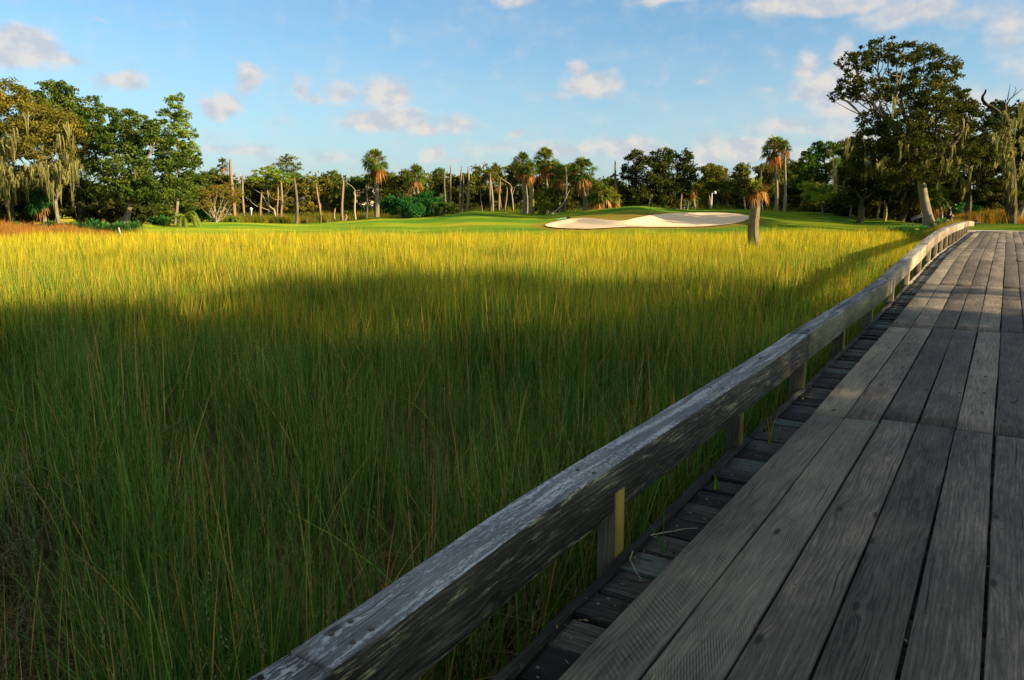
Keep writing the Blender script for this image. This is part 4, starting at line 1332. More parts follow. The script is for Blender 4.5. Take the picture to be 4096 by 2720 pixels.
make_palm(3760, 890, 790, 74, 54, 'drooping palm in shade between the tallest oak and the walker', 79, rtrunk=.22, nf=34, nd=4, brown=1)
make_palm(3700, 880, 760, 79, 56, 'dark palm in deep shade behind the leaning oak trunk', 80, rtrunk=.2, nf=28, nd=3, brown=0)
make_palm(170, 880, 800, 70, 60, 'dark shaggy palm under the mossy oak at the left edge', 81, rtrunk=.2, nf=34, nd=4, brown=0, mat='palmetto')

# the thick vine-wrapped palm standing in the marsh
make_palm(3006, 1000, 762, 34, 52, 'stout leaning palm trunk wrapped in vine, standing alone in the marsh grass', 82, name='marsh_palm', rtrunk=.185, nf=14, nd=4, brown=6, dp=(-35, 10), bark='vinetrunk', lean=22, widebase=1.45, trunk_seg=18)


# ------------------------------------------------------------------ bare dead palm poles
def snag(px, ytop, Y, wpx, label, lean=0, seed=1, ybase=880, mat='snag', pointed=False, name='bare_palm_pole', fork=None, group='bare dead palm poles behind the lawn'):
    r = np.random.default_rng(seed * 7 + 3)
    p = W(px + lean, ybase, Y); z0 = gz(p[0], p[1]) - .15
    B = np.array([p[0], p[1], z0])
    T = W(px, ytop, Y) - B
    mb = MB()
    t_ = np.linspace(0, 1, 12)[:, None]
    P_ = T * t_ + np.array([.1, .05, 0]) * np.sin(t_ * 4 + seed)
    w = wpx * Y / FPX / 2
    rad = w * (1.12 - .3 * t_[:, 0])
    if pointed: rad[-2] *= .7; rad[-1] *= .15
    else: rad[-1] *= .72
    tube(mb, P_, rad, 9, wob=.22, r=r)
    if not pointed:
        for k in range(3):
            a = r.random() * 6.28
            q = P_[-1] + np.array([math.cos(a), math.sin(a), 0]) * w * .5
            tube(mb, [q - [0, 0, .1], q + [0, 0, r.uniform(.08, .35)]], [w * .35, .01], 5, r=r)
    if fork:
        for (k, dx, dz, rr) in fork:
            limb(mb, P_[k], P_[k] + np.array([dx, r.normal(0, .2), dz]), w * rr, .02, r, 6, .12, 6)
    o = mb.obj(name, M[mat], None, B)
    return tag(o, label, 'bare pole' if name == 'bare_palm_pole' else 'dead tree', group)


SN = [(925, 641, 90, 13, 10, 'tallest bare pole beside the small slim palm near the left wood', 'snag', False),
      (973, 696, 92, 9, 2, 'pointed reddish bare pole right of the tallest pole near the left wood', 'snag', True),
      (1044, 772, 90, 9, 1, 'short thick bare pole just left of the flat-topped pine', 'snag', False),
      (1108, 750, 92, 7, 4, 'slim bare pole left of the lichened twin pole', 'snag', False),
      (1122, 730, 90, 9, 3, 'bare pole with a yellow lichened upper half and thin side branches', 'snag', False),
      (1179, 712, 87, 11, 8, 'stout bare pole with a dark burnt-looking foot', 'snagdark', False),
      (1269, 738, 89, 9, 12, 'bare pole leaning left with a short twin at its foot', 'snag', False),
      (1285, 823, 91, 6, 2, 'short thin pale pole at the foot of the leaning pole', 'snag', False),
      (1340, 831, 88, 9, 0, 'short pointed reddish stump pole left of the straight stout pole', 'snag', True),
      (1369, 721, 88, 10, 3, 'straight stout bare pole with a small stump at its foot', 'snag', False),
      (1382, 862, 88, 9, 0, 'low stump beside the foot of the straight stout pole', 'snag', False),
      (1464, 738, 92, 8, 3, 'slim dark bare pole just left of the lone orange-skirted palm', 'snagdark', False),
      (955, 831, 93, 6, 1, 'short grey bare pole hidden in brush near the left wood', 'snagdark', False),
      (1781, 677, 96, 8, -2, 'leftmost of the tall bare poles right of the cedar bush', 'snagdark', False),
      (1804, 655, 95, 8, 2, 'tall splintered bare pole, highest of those right of the cedar bush', 'snag', True),
      (1843, 669, 93, 7, -1, 'tall bare pole with a slimmer twin right beside it', 'snag', False),
      (1850, 702, 94, 6, 1, 'slimmer twin of the tall bare pole', 'snagdark', False),
      (1873, 679, 92, 10, -4, 'stout pale bare pole, last of the four tall ones left of the centre clump', 'snag', False),
      (1768, 787, 93, 7, 1, 'short stump pole inside the right edge of the cedar bush', 'snag', False),
      (1925, 757, 93, 4, 0, 'very thin bare stick pole left of the small two-trunked palm', 'snag', False),
      (1962, 700, 94, 7, 2, 'left trunk of the pair under the small palm crown left of the centre clump', 'snag', False),
      (1999, 723, 94, 7, 0, 'bare pole standing before the stunted palm', 'snag', False),
      (2025, 757, 93, 7, -3, 'shorter bare pole right of the stunted palm', 'snag', False),
      (2262, 669, 84, 8, 0, 'tall dark bare pole in front of the gap right of the centre clump', 'snagdark', False),
      (2290, 823, 86, 7, 0, 'low stump between the dark bare pole and the full round palm', 'snag', False),
      (2464, 648, 96, 9, 0, 'tall lone bare pole against the sky right of the shaggy palms', 'snag', False),
      (2479, 796, 90, 7, 0, 'short pole stump right of the golden shaggy palm', 'snag', False),
      (2725, 780, 92, 9, 0, 'bare pole in front of the right side of the rounded dark oak', 'snag', False),
      (2750, 800, 95, 7, 0, 'short dim pole behind the left end of the high bunker lip', 'snagdark', False),
      (2783, 826, 92, 6, 0, 'small stump behind the bunker lip', 'snag', False),
      (2838, 784, 93, 7, 0, 'short bare pole left of the white lamp pole', 'snag', False),
      (2979, 794, 93, 6, 0, 'short pale pole left of the marsh palm', 'snag', False),
      (3046, 668, 92, 8, 0, 'tall bare pole rising behind the marsh palm', 'snagdark', False),
      (3110, 697, 93, 9, -4, 'bare pole beside the trunk of the tallest right-hand palm', 'snag', False)]
SN += [(3462, 768, 80, 11, -6, 'orange-lit palm trunk with spiral boots in the dark grove left of the tallest oak', 'boots', False),
       (3520, 775, 79, 9, -6, 'second orange-lit booted trunk in the dark grove', 'boots', False),
       (3541, 812, 78, 13, 0, 'short stout golden trunk next to the second booted trunk', 'boots', False),
       (3372, 770, 86, 6, 0, 'thin pale trunk at the left edge of the dark grove', 'snag', False)]
for i, (a, b_, Y_, w_, ln, lb, mt, pt) in enumerate(SN):
    fk = [(7, 1.6, 1.6, .5), (7, -1.4, .9, .45), (5, 1.2, 1.0, .4)] if 'lichened upper' in lb else None
    snag(a, b_, Y_, w_, lb, ln, i + 1, 880 if a < 2200 else 850, mt, pt, fork=fk)
snag(1417, 775, 91, 8, 'grey dead tree with a bare branch reaching left above, between two poles', 8, 60, 880, 'deadwood', False, 'dead_tree', [(10, -.5, 3.4, .4), (9, .6, 1.0, .3)], None)
snag(2040, 757, 95, 5, 'crooked bare dead tree arching left of the centre clump', 22, 61, 860, 'deadwood', False, 'dead_tree', [(10, -1.9, 2.4, .8), (8, .3, 1.2, .6)], None)
snag(1668, 790, 97, 6, 'thin dead tree with forked bare twigs behind the cedar bush', 2, 62, 860, 'deadwood', False, 'dead_tree', [(9, 1.0, 3.4, .7), (9, -.5, 2.6, .5)], None)
snag(2208, 850, 84, 10, 'broken dead trunk leaning right with an upturned branch', 4, 63, 870, 'deadwood', False, 'dead_tree', [(10, 1.9, 2.4, .9)], None)
snag(1100, 835, 93, 9, 'forked pale dead trunk low beside the lichened pole', 6, 64, 880, 'deadwood', False, 'dead_tree', [(10, -2.2, 2.4, .8), (8, -3.2, 1.8, .5)], None)
snag(1430, 700, 118, 5, 'small white dead tree poking above the distant crowns', 10, 65, 850, 'deadwood', False, 'dead_tree', [(10, -1.2, 1.8, .5), (10, .9, 1.5, .4)], None)

# ------------------------------------------------------------------ far tree line: a few crown shapes, each tree its own object
protos = []
for k in range(6):
    r = np.random.default_rng(200 + k)
    L = []
    for i in range(13):
        a = r.random() * 6.283; rd = 2.5 * math.sqrt(r.random()); zc = r.uniform(1.2, 6.9)
        sh = 1 - abs(zc - 4) / 7
        L.append((rd * math.cos(a) * sh * 1.25, rd * math.sin(a) * sh * 1.1, zc, r.uniform(1.0, 1.6), r.uniform(1.0, 1.5), r.uniform(.75, 1.2)))
    mb = MB(); crown(mb, L, .34, 30, 300 + k, .34, .4)
    cm = mb.mesh('crown', M['oak'])
    mb = MB()
    tube(mb, np.array([[0, 0, -.2], [.1, 0, 1.4], [.2, .1, 2.6]]), [.22, .17, .13], 7, wob=.3, r=r)
    for l in L[::2]: limb(mb, (.2, .1, 2.4), l[:3], .10, .03, r, 5, .1, 5)
    tm = mb.mesh('trunk', M['bark'])
    protos.append((cm, tm))
cmats = {}


def far_tree(px, ytop, wpx, Y, mat, label, seed, group='trees of the far tree line', name='far_oak'):
    r = np.random.default_rng(seed)
    k = int(r.integers(0, 6))
    p = W(px, 870, Y); z0 = gz(p[0], p[1])
    H = W(px, ytop, Y)[2] - z0
    root = empty(name, (p[0], p[1], z0), label, 'tree', group)
    root.rotation_euler = (0, 0, r.random() * 6.283)
    sxy = wpx * Y / FPX / 6.6
    root.scale = (sxy, sxy, H / 7.7)
    key = (k, mat)
    if key not in cmats:
        cm = protos[k][0].copy(); cm.name = 'crown'; cm.materials[0] = M[mat]; cmats[key] = cm
    for nm, me in (('crown', cmats[key]), ('trunk', protos[k][1])):
        o = bpy.data.objects.new(nm, me); o.parent = root; col.objects.link(o)
    return root


FT = [(800, 690, 120, 100, 'oak', 'dull green oak joining the left wood to the far tree line'),
      (850, 672, 110, 112, 'oak_green', 'rounded green treetop left of the small slim palm'),
      (905, 700, 120, 104, 'olive', 'olive oak behind the crape myrtle'),
      (960, 712, 110, 110, 'oak_green', 'dark green crown behind the pointed reddish pole'),
      (1020, 722, 110, 108, 'oak_dark', 'dark oak under the left side of the flat-topped pine'),
      (1085, 740, 130, 110, 'oak_dark', 'dark oak in the shade under the flat-topped pine'),
      (1150, 716, 120, 106, 'olive', 'olive oak under the open airy tree'),
      (1202, 690, 70, 122, 'pine', 'small domed bright green treetop right of the open airy tree'),
      (1235, 706, 120, 106, 'olive', 'olive oak right of the stout pole with the dark foot'),
      (1310, 690, 130, 108, 'olive', 'olive oak behind the leaning pole'),
      (1360, 682, 110, 114, 'oak', 'taller rough-topped oak behind the straight stout pole'),
      (1420, 704, 120, 106, 'oak_green', 'green oak left of the tan roof'),
      (1475, 712, 100, 124, 'oak_dark', 'distant dark oak behind the tan roof'),
      (1545, 682, 130, 104, 'oak', 'broad dull oak right behind the lone orange-skirted palm'),
      (1605, 690, 130, 100, 'olive', 'broad open-branched olive oak left of the cedar bush'),
      (1640, 680, 70, 116, 'oak_green', 'tufted treetop left of the yellow-green palm'),
      (1730, 690, 110, 104, 'olive', 'olive oak behind the cedar bush and its palm'),
      (1768, 668, 56, 118, 'pine', 'bright green pine top behind the leftmost tall pole'),
      (1820, 694, 120, 106, 'oak', 'oak behind the splintered tall pole'),
      (1880, 700, 110, 104, 'oak', 'oak behind the four tall poles'),
      (1940, 664, 120, 106, 'olive', 'bronze-topped oak behind the small two-trunked palm'),
      (1995, 645, 120, 110, 'olive', 'highest olive oak left of the centre clump'),
      (2050, 652, 130, 104, 'olive', 'olive oak directly left of the centre clump'),
      (2130, 680, 150, 100, 'oak_dark', 'dark oak behind the centre clump of palms'),
      (2240, 690, 120, 98, 'oak_dark', 'dark oak right behind the centre clump'),
      (2290, 648, 100, 112, 'oak_green', 'distant twiggy green crown between the clump and the full round palm'),
      (2370, 700, 140, 100, 'oak_dark', 'dark oak behind the full round palm'),
      (2440, 716, 110, 104, 'oak', 'oak behind the golden shaggy palm'),
      (2830, 652, 120, 108, 'olive', 'bronze oak right of the rounded dark oak'),
      (2890, 656, 110, 104, 'olive', 'olive oak above the white lamp pole'),
      (2950, 640, 120, 110, 'oak', 'dark-topped oak left of the marsh palm'),
      (2880, 720, 130, 98, 'vine', 'pale yellow-green low tree behind the bunker'),
      (2980, 716, 120, 98, 'olive', 'low olive tree left of the marsh palm'),
      (3040, 652, 110, 108, 'olive', 'olive oak behind the marsh palm'),
      (3090, 640, 120, 112, 'olive', 'pale olive oak behind the tallest right-hand palm'),
      (3150, 648, 120, 104, 'oak', 'oak right of the tallest right-hand palm'),
      (3200, 640, 110, 100, 'olive', 'bronze oak touching the deep green pine'),
      (3060, 740, 120, 96, 'oak_dark', 'low dark oak behind the marsh palm trunk'),
      (3170, 740, 130, 96, 'oak_dark', 'low dark oak right of the right-hand palm trunks'),
      (3400, 640, 120, 90, 'oak_dark', 'dark oak between the deep green pine and the tallest oak'),
      (3660, 740, 150, 92, 'oak_dark', 'dark undergrowth oak behind the leaning trunk'),
      (3820, 740, 150, 92, 'oak_green', 'green low tree behind the walker'),
      (3920, 760, 130, 88, 'cedar', 'bluish green low tree right of the walker'),
      (4020, 740, 150, 92, 'oak_dark', 'dark low tree behind the dead tree'),
      (3500, 760, 150, 92, 'oak_dark', 'dark low tree left of the leaning trunk'),
      (3360, 770, 120, 90, 'oak_dark', 'dark low tree right of the low bright pine'),
      (3400, 730, 120, 82, 'oak_dark', 'dark low oak in the left shade of the tallest oak'),
      (3560, 740, 140, 83, 'oak_dark', 'dark low oak in shade just left behind the leaning trunk'),
      (3700, 730, 120, 82, 'oak_dark', 'dark low oak between the leaning trunk and the walker'),
      (3820, 690, 120, 84, 'oak_dark', 'dark oak above the walker behind the hanging moss'),
      (3960, 690, 130, 86, 'oak_dark', 'dark oak left of the dead tree behind the golden weeds'),
      (4080, 680, 130, 86, 'oak_dark', 'dark oak right of the dead tree'),
      (200, 700, 140, 82, 'oak_dark', 'dark low oak behind the slanting trunk in the left wood'),
      (60, 690, 150, 84, 'oak_dark', 'dark oak filling the back of the left edge'),
      (400, 740, 130, 82, 'oak_dark', 'dark low oak behind the left palmettos'),
      (560, 740, 140, 82, 'oak_dark', 'dark low oak right of the pale forked trunk'),
      (700, 720, 120, 88, 'oak_green', 'green oak behind the feather palm')]
for i, (a, b_, w_, Y_, mt, lb) in enumerate(FT):
    far_tree(a, b_ - 8, w_ * 1.4, Y_, mt, lb, 400 + i)

# rounded dark oak in the middle right
big_tree('live_oak', 2660, 96, [PL(2540, 650, 96, 50, 46), PL(2500, 720, 96, 50, 50), PL(2600, 680, 96, 60, 60, dy=-1), PL(2650, 630, 96, 50, 36), PL(2680, 690, 96, 70, 60), PL(2740, 640, 96, 42, 40), PL(2750, 700, 96, 44, 50),
                                PL(2560, 770, 96, 60, 50, dy=-1), PL(2650, 770, 96, 70, 50, dy=-1), PL(2730, 760, 96, 50, 40), PL(2495, 790, 96, 40, 40)],
         'oak_dark', 'rounded dark oak standing on its own behind the crest of the green', 'oak tree', leaf=.28, dens=32, seed=91, r0=.3, bark='barkd', moss=[(2640, 790, 60, 8)], mossL=1.6)

# distant continuous wood closing the horizon
mb = MB()
r = np.random.default_rng(17)
for ang in np.linspace(-1.05, 1.05, 150):
    Yw = 150 + r.uniform(0, 45)
    X = math.tan(ang) * Yw
    hh = r.uniform(6.2, 8.6)
    crown(mb, [(X, Yw, 1.2 + hh * .55, 5.5, 5, hh * .5)], .75, 15, int(abs(ang) * 1e4) + 7, .34, .45)
far_w = mb.obj('far_woods', M['oak'])
tag(far_w, 'distant mass of woodland closing the horizon behind the far tree line', 'woods', kind='stuff')


# ------------------------------------------------------------------ shrubs and undergrowth
def shrub(px, ytop, wpx, Y, mat, label, seed, name='shrub', leaf=.16, dens=30, ybase=None, cat='bush', flat=1.0):
    r = np.random.default_rng(seed)
    p = W(px, 880, Y); z0 = gz(p[0], p[1]) - .05
    H = W(px, ytop, Y)[2] - z0
    rw = wpx * Y / FPX / 2
    L = []
    for i in range(9):
        a = r.random() * 6.283; rd = rw * .62 * math.sqrt(r.random())
        q = .42 - .1 * rd / rw
        L.append((rd * math.cos(a), rd * math.sin(a) * .7, H * r.uniform(.3, .72) * (1 - .35 * rd / rw), rw * q, rw * q, H * .26))
    root = empty(name, (p[0], p[1], z0), label, cat)
    mb = MB(); crown(mb, L, leaf, dens, seed, .36, .4, flat); mb.obj('foliage', M[mat], root)
    mb = MB()
    for l in L[:5]: limb(mb, (0, 0, 0), l[:3], .05, .015, r, 5, .1, 4)
    mb.obj('stem', M['bark'], root)
    return root


shrub(1612, 768, 190, 84, 'cedar', 'bright blue-green cedar bush, left half of the big pair behind the lawn', 501, 'cedar_bush', .22, 34)
shrub(1705, 755, 200, 87, 'cedar', 'darker cedar bush behind the bright one under the yellow-green palm', 502, 'cedar_bush', .22, 34)
shrub(1780, 800, 150, 86, 'oak_green', 'low dark bush at the right end of the cedar bushes', 503)
SH = [(960, 850, 100, 92, 'oak_dark'), (1060, 856, 110, 96, 'oak_dark'), (1180, 846, 120, 100, 'oak_green'), (1290, 836, 120, 102, 'oak_dark'), (1400, 826, 110, 100, 'oak_green'), (1510, 826, 110, 98, 'oak_green'),
      (1870, 800, 130, 100, 'oak_dark'), (1980, 800, 110, 100, 'oak_dark'), (2060, 800, 100, 98, 'oak_green'), (2290, 790, 110, 95, 'oak_dark'), (2360, 790, 120, 95, 'oak_dark'), (2860, 780, 120, 100, 'oak_dark'),
      (2950, 790, 120, 100, 'oak_dark'), (3090, 800, 120, 98, 'cedar'), (3230, 810, 130, 90, 'olive'), (3330, 820, 130, 92, 'oak_dark'), (3430, 820, 120, 88, 'oak_dark'), (3540, 820, 120, 88, 'oak_dark'), (3640, 820, 120, 86, 'oak_dark'),
      (3840, 800, 90, 80, 'palmetto'), (3900, 800, 90, 82, 'cedar'), (3980, 830, 60, 78, 'olive'), (790, 820, 120, 84, 'cedar'), (640, 850, 110, 80, 'cedar'), (560, 830, 120, 82, 'oak_dark'), (440, 830, 140, 80, 'oak_dark'), (330, 830, 120, 80, 'oak_dark'), (120, 840, 140, 78, 'oak_dark'), (10, 850, 140, 77, 'oak_dark')]
SL = ['dark brush behind the slim reddish pole', 'dark brush below the flat-topped pine', 'green brush behind the stout pole with the dark foot', 'dark brush behind the leaning pole', 'green brush below the tan roof', 'green brush at the foot of the lone orange-skirted palm',
      'dark brush behind the four tall poles', 'dark brush behind the stunted palm', 'green brush left of the booted palm', 'dark brush behind the low stump', 'dark brush behind the full round palm trunk', 'dark brush behind the white lamp pole',
      'dark brush left of the marsh palm', 'bluish bush at the feet of the right-hand palms', 'olive thicket below the low bright pine', 'dark thicket right of the low bright pine', 'dark thicket in the left part of the right-hand grove', 'dark thicket left of the leaning oak trunk', 'dark thicket directly behind the leaning oak trunk',
      'bright large-leaved bush right of the walker', 'bluish bush behind the golden weeds on the right', 'small olive bush left of the dead tree', 'bluish bush left of the crape myrtle', 'leafy bush at the right end of the palmettos', 'dark bush behind the right palmettos', 'dark bush under the broad green oak', 'dark bush behind the left palmettos', 'dark bush under the mossy oak', 'dark bush at the left edge behind the red weeds']
for i, ((a, b_, w_, Y_, mt), lb) in enumerate(zip(SH, SL)):
    shrub(a, b_, w_, Y_, mt, lb, 520 + i, leaf=.22, dens=24)
shrub(2200, 720, 120, 86, 'vine', 'tall yellow-green vine-covered bush at the right of the centre clump', 560, 'vine_covered_bush', .26, 16)
shrub(2180, 790, 90, 84, 'vine', 'low yellow-green vine tangle below the tallest centre palm', 561, 'vine_covered_bush', .2, 16)
shrub(940, 862, 70, 84, 'pine_pale', 'bright yellow-green bush right of the crape myrtle', 562, 'shrub', .16, 26)

# crape myrtle with orange leaves and magenta flowers
Ym = 82
p = W(862, 888, Ym); B = np.array([p[0], p[1], gz(p[0], p[1]) - .05])
root = empty('crape_myrtle', B, 'many-stemmed orange-leaved crape myrtle with a few magenta flowers at the lawn edge', 'small tree')
r = np.random.default_rng(77); mb = MB(); L = []
for i in range(26):
    tx, ty = r.uniform(790, 960), r.uniform(745, 830)
    e = W(tx, ty, Ym + r.normal(0, .8)) - B
    limb(mb, (r.normal(0, .08), r.normal(0, .08), 0), e, .055, .012, r, 5, .06, 7)
    L.append((e[0], e[1], e[2], .55, .5, .5))
mb.obj('stem', M['deadwood'], root)
mb = MB(); crown(mb, L, .15, 9, 77, .5, .2); mb.obj('crown', M['myrtle'], root)
for (fx, fy) in ((871, 748), (914, 748), (850, 745), (937, 775), (854, 780)):
    q = W(fx, fy, Ym - .8) - B
    mb = MB(); leaves(mb, q + r.normal(0, .06, (22, 3)), .08, r, r.random(22), .8); mb.obj('flower', M['flower'], root)


# fan palmettos (low clumps of fans)
def palmetto(px, Y, rpx, label, seed, name='saw_palmetto', nf=44, yb=880, mat='palmetto'):
    p = W(px, yb, Y); B = np.array([p[0], p[1], gz(p[0], p[1])])
    r = np.random.default_rng(seed); cr = rpx * Y / FPX
    mb = MB()
    for i in range(nf):
        o_ = np.array([r.normal(0, cr * .25), r.normal(0, cr * .25), .02])
        fan(mb, o_, r.random() * 6.283, R(r.uniform(20, 88)), cr * r.uniform(.5, .8), cr * r.uniform(.4, .6), r, np.clip(r.normal(.5, .25), 0, 1), nl=13, width=.05, droop=.2)
    o = mb.obj(name, M[mat], None, B)
    return tag(o, label, 'palmetto')


PM = [(248, 66, 34, 'first saw palmetto from the left, beside the slanting trunk'), (290, 66, 40, 'second saw palmetto of the left thicket, right of the slanting trunk'), (335, 65, 42, 'saw palmetto in front of the left thicket, above the gap in the red weeds'),
      (372, 67, 44, 'tallest saw palmetto in the middle of the left thicket'), (415, 65, 42, 'saw palmetto above the orange weed clump'), (455, 66, 42, 'saw palmetto below the pale forked trunk'), (495, 65, 42, 'saw palmetto just behind the white stake'),
      (535, 67, 42, 'last saw palmetto of the left thicket beside the lawn'), (60, 66, 36, 'lone palmetto at the left edge behind the red weeds'), (195, 68, 36, 'palmetto in shade left of the slanting trunk'),
      (3585, 64, 36, 'palmetto at the left end of the bed under the tallest oak'), (3640, 63, 42, 'big sunlit palmetto left of the leaning oak trunk'), (3690, 63, 36, 'palmetto touching the left foot of the leaning trunk'),
      (3755, 66, 34, 'narrow palmetto right of the leaning trunk'), (3780, 68, 30, 'small palmetto left of the walker'), (660, 76, 34, 'small palmetto at the left of the arching frond plant')]
for i, (a, Y_, rp, lb) in enumerate(PM): palmetto(a, Y_, rp, lb, 600 + i)

# arching pinnate palm beside the lawn
p = W(735, 890, 74); B = np.array([p[0], p[1], gz(p[0], p[1]) - .05])
root = empty('feather_palm', B, 'low feather palm with long arching yellow-green fronds left of the crape myrtle', 'palm tree')
r = np.random.default_rng(88); mb = MB()
tube(mb, [(0, 0, 0), (0, 0, .5)], [.2, .16], 8, wob=.2, r=r); mb.obj('trunk', M['boots'], root)
mb = MB()
for i in range(22):
    yaw = r.random() * 6.283; up_ = r.uniform(1.1, 2.1); L_ = r.uniform(1.6, 2.6)
    d = np.array([math.cos(yaw), math.sin(yaw), 0]); prev = np.array([0, 0, .45])
    for k in range(14):
        t_ = k / 13
        q = np.array([0, 0, .45]) + d * L_ * t_ * (1 - .15 * t_) + np.array([0, 0, 1]) * (L_ * up_ * t_ - L_ * (up_ + .25) * t_ ** 2)
        if k:
            for sgn in (-1, 1):
                sd_ = np.array([-d[1], d[0], 0]) * sgn
                e = q + sd_ * .38 * (1 - .5 * t_) + (q - prev) * 1.2 - np.array([0, 0, .12])
                mb.add([prev, q, e], None, [(0, 1, 2)], (.75, .75, .75))
        prev = q
mb.obj('crown', M['palm'], root)

# ------------------------------------------------------------------ weeds: red and golden grasses, fringe behind the lawn
wt = []
for i in range(4): wt.append((blade_tuft(46, .40, .85, .022, .22, 800 + i, 3, hvar=.3, droop=.5), M['weeds']))
for i in range(4): wt.append((blade_tuft(46, .40, .85, .022, .20, 810 + i, 3, hvar=.3, droop=.5), M['rust_weeds']))
for i in range(4): wt.append((blade_tuft(40, .45, .80, .020, .20, 820 + i, 3, hvar=.35, droop=.5), M['fringe']))


def weedbed(name, n, px0, px1, Y0_, Y1_, which, seed, s0, s1, label, cat, cond=None):
    r = np.random.default_rng(seed)
    a = r.uniform(px0, px1, n); Y = r.uniform(Y0_, Y1_, n)
    X = (a - 2048) / FPX * Y
    if cond is not None:
        k = cond(a, Y, X); a, Y, X = a[k], Y[k], X[k]
    sel = np.array(which)[r.integers(0, len(which), len(X))]
    sc = r.uniform(s0, s1, len(X)) * (1 + .35 * np.sin(X * .8 + seed) * np.sin(Y * .6))
    gnstuff(name, np.stack([X, Y, ground_z(X, Y) - .05], -1), wt, sel, sc, r.random(len(X)) * 6.28, label, cat)


weedbed('red_weeds', 1600, -260, 300, 53.5, 63, [0, 1, 2, 3, 0, 1, 4], 31, .55, 1.15, 'rust-red dry weeds along the bank in front of the left wood', 'weeds')
weedbed('red_weeds', 300, 335, 465, 59, 62, [0, 1, 4, 5], 32, .35, .7, 'orange weed clumps in front of the saw palmettos', 'weeds', lambda a, Y, X: (a < 385) | (a > 405))
weedbed('golden_weeds', 2600, 3790, 4300, 70, 84, [0, 4, 5, 6, 7, 5], 33, .5, 1.15, 'golden and rust weeds behind the walker and the dead tree', 'weeds')
weedbed('golden_weeds', 500, 3640, 3860, 44, 62, [8, 9, 8, 10, 4, 0], 34, .25, .55, 'low golden weeds on the bank beside the end of the boardwalk', 'weeds', lambda a, Y, X: Y > np.interp((a - 2048) / FPX, EU, EY) - 1)
weedbed('meadow_grass', 5200, 880, 1640, 88, 104, [8, 9, 10, 11, 6, 7], 35, .6, 1.3, 'golden green rough grass among the bare poles behind the lawn', 'rough grass', lambda a, Y, X: Y > np.interp((a - 2048) / FPX, CU, CY) + 6)
weedbed('understory_grass', 3600, 1640, 3700, 90, 104, [8, 9, 10, 11], 36, .5, 1.3, 'green rough grass at the foot of the trees behind the mounds', 'rough grass', lambda a, Y, X: Y > np.interp((a - 2048) / FPX, CU, CY) + 5)


# ================================================================== trees right of the boardwalk, outside the picture: their shade lies over the near marsh
CN = np.array([.423, .906])                                         # across the sun's direction
for i, (tx, ty, h, w_, sd_) in enumerate([(29, -3.5, 17.0, 6.2, 1), (24, -11, 16, 6.0, 2), (33, -9, 18, 6.5, 3), (27, -19, 16, 6.0, 4), (19, -17, 14, 5.5, 5), (22, -6.5, 9.5, 3.6, 6), (13, -14, 12, 4.5, 7), (37, -12.5, 19, 6.0, 8), (46, -19, 20, 6.5, 9), (20, -9.5, 8, 4.2, 10)]):
    r = np.random.default_rng(900 + sd_)
    z0 = gz(tx, ty)
    L = []
    for k in range(34 if sd_ == 1 else 26):
        if sd_ == 1:
            zc = r.uniform(3.5, 15.5)
            cm = np.interp(zc, [3, 9, 10.5, 12, 13.5, 15.5], [10.8, 11.2, 13.3, 16.0, 13.0, 8.5])      # the crown leans out over the marsh higher up
            cc = r.uniform(3.5, cm) if k % 3 else cm - .3 * r.random()
            al = r.normal(0, 2.2)
            q = CN * (cc - 9.1) + np.array([.906, -.423]) * al
            L.append((q[0], q[1], zc, r.uniform(1.2, 1.7), r.uniform(1.2, 1.7), r.uniform(.9, 1.3)))
        else:
            a = r.random() * 6.283; rd = w_ * .8 * math.sqrt(r.random()); zc = r.uniform(.26, .92)
            sh = math.sqrt(max(.1, 1 - ((zc - .55) / .48) ** 2))
            L.append((rd * math.cos(a) * sh, rd * math.sin(a) * sh, h * zc, r.uniform(1.3, 1.9), r.uniform(1.3, 1.9), r.uniform(1.0, 1.5)))
    root = empty('live_oak', (tx, ty, z0 - .1), 'live oak of the shading grove right of the boardwalk, outside the picture', 'oak tree', 'shading grove outside the picture')
    mb = MB(); tube(mb, [(0, 0, 0), (.2, .1, h * .2), (.1, .3, h * .4)], [.5, .4, .3], 9, wob=.2, r=r)
    for l in L: limb(mb, (.1, .3, h * .32), l[:3], .16, .03, r, 5, .1, 6)
    mb.obj('trunk', M['bark'], root)
    mb = MB(); crown(mb, L, .42, 28 if sd_ == 1 else 42, 950 + i, .38, .25); mb.obj('crown', M['oak'], root)


# ================================================================== small things
def stake(px, py_top, Y, h, mat, label, lean=.1, w=.045):
    p = W(px, py_top, Y); z1 = p[2]; 
    mb = MB(); box(mb, (0, 0, -h / 2), (w / 2, w / 2, h / 2)); 
    mb.add(np.array([(-w / 2, -w / 2, 0), (w / 2, -w / 2, 0), (w / 2, w / 2, 0), (-w / 2, w / 2, 0), (0, 0, w * .6)]) + [0, 0, .001], None, [(0, 1, 4), (1, 2, 4), (2, 3, 4), (3, 0, 4)])
    o = mb.obj('marker_stake', M[mat], None, p)
    o.rotation_euler = (0, lean, 0)
    return tag(o, label, 'stake')


M['yellow_paint'] = plain('yellow_paint', (.75, .55, .02), .5)
M['white_paint'] = plain('white_paint', (.8, .78, .72), .5)
M['black_cloth'] = plain('black_cloth', (.012, .012, .014), .8)
M['skin'] = plain('skin', (.50, .27, .18), .6)
M['skin_red'] = plain('hair', (.05, .025, .015), .7)
M['teal_paint'] = plain('teal_handle', (.10, .42, .30), .5)
stake(2265, 936, 51.5, 1.3, 'yellow_paint', 'yellow hazard stake at the marsh edge in front of the bunker', .10, .07)
stake(1134, 949, 51, 1.0, 'yellow_paint', 'small yellow hazard stake at the marsh edge left of centre', 0, .06)
stake(475, 911, 57, 1.4, 'white_paint', 'white stake leaning in front of the left saw palmettos', -.22, .06)

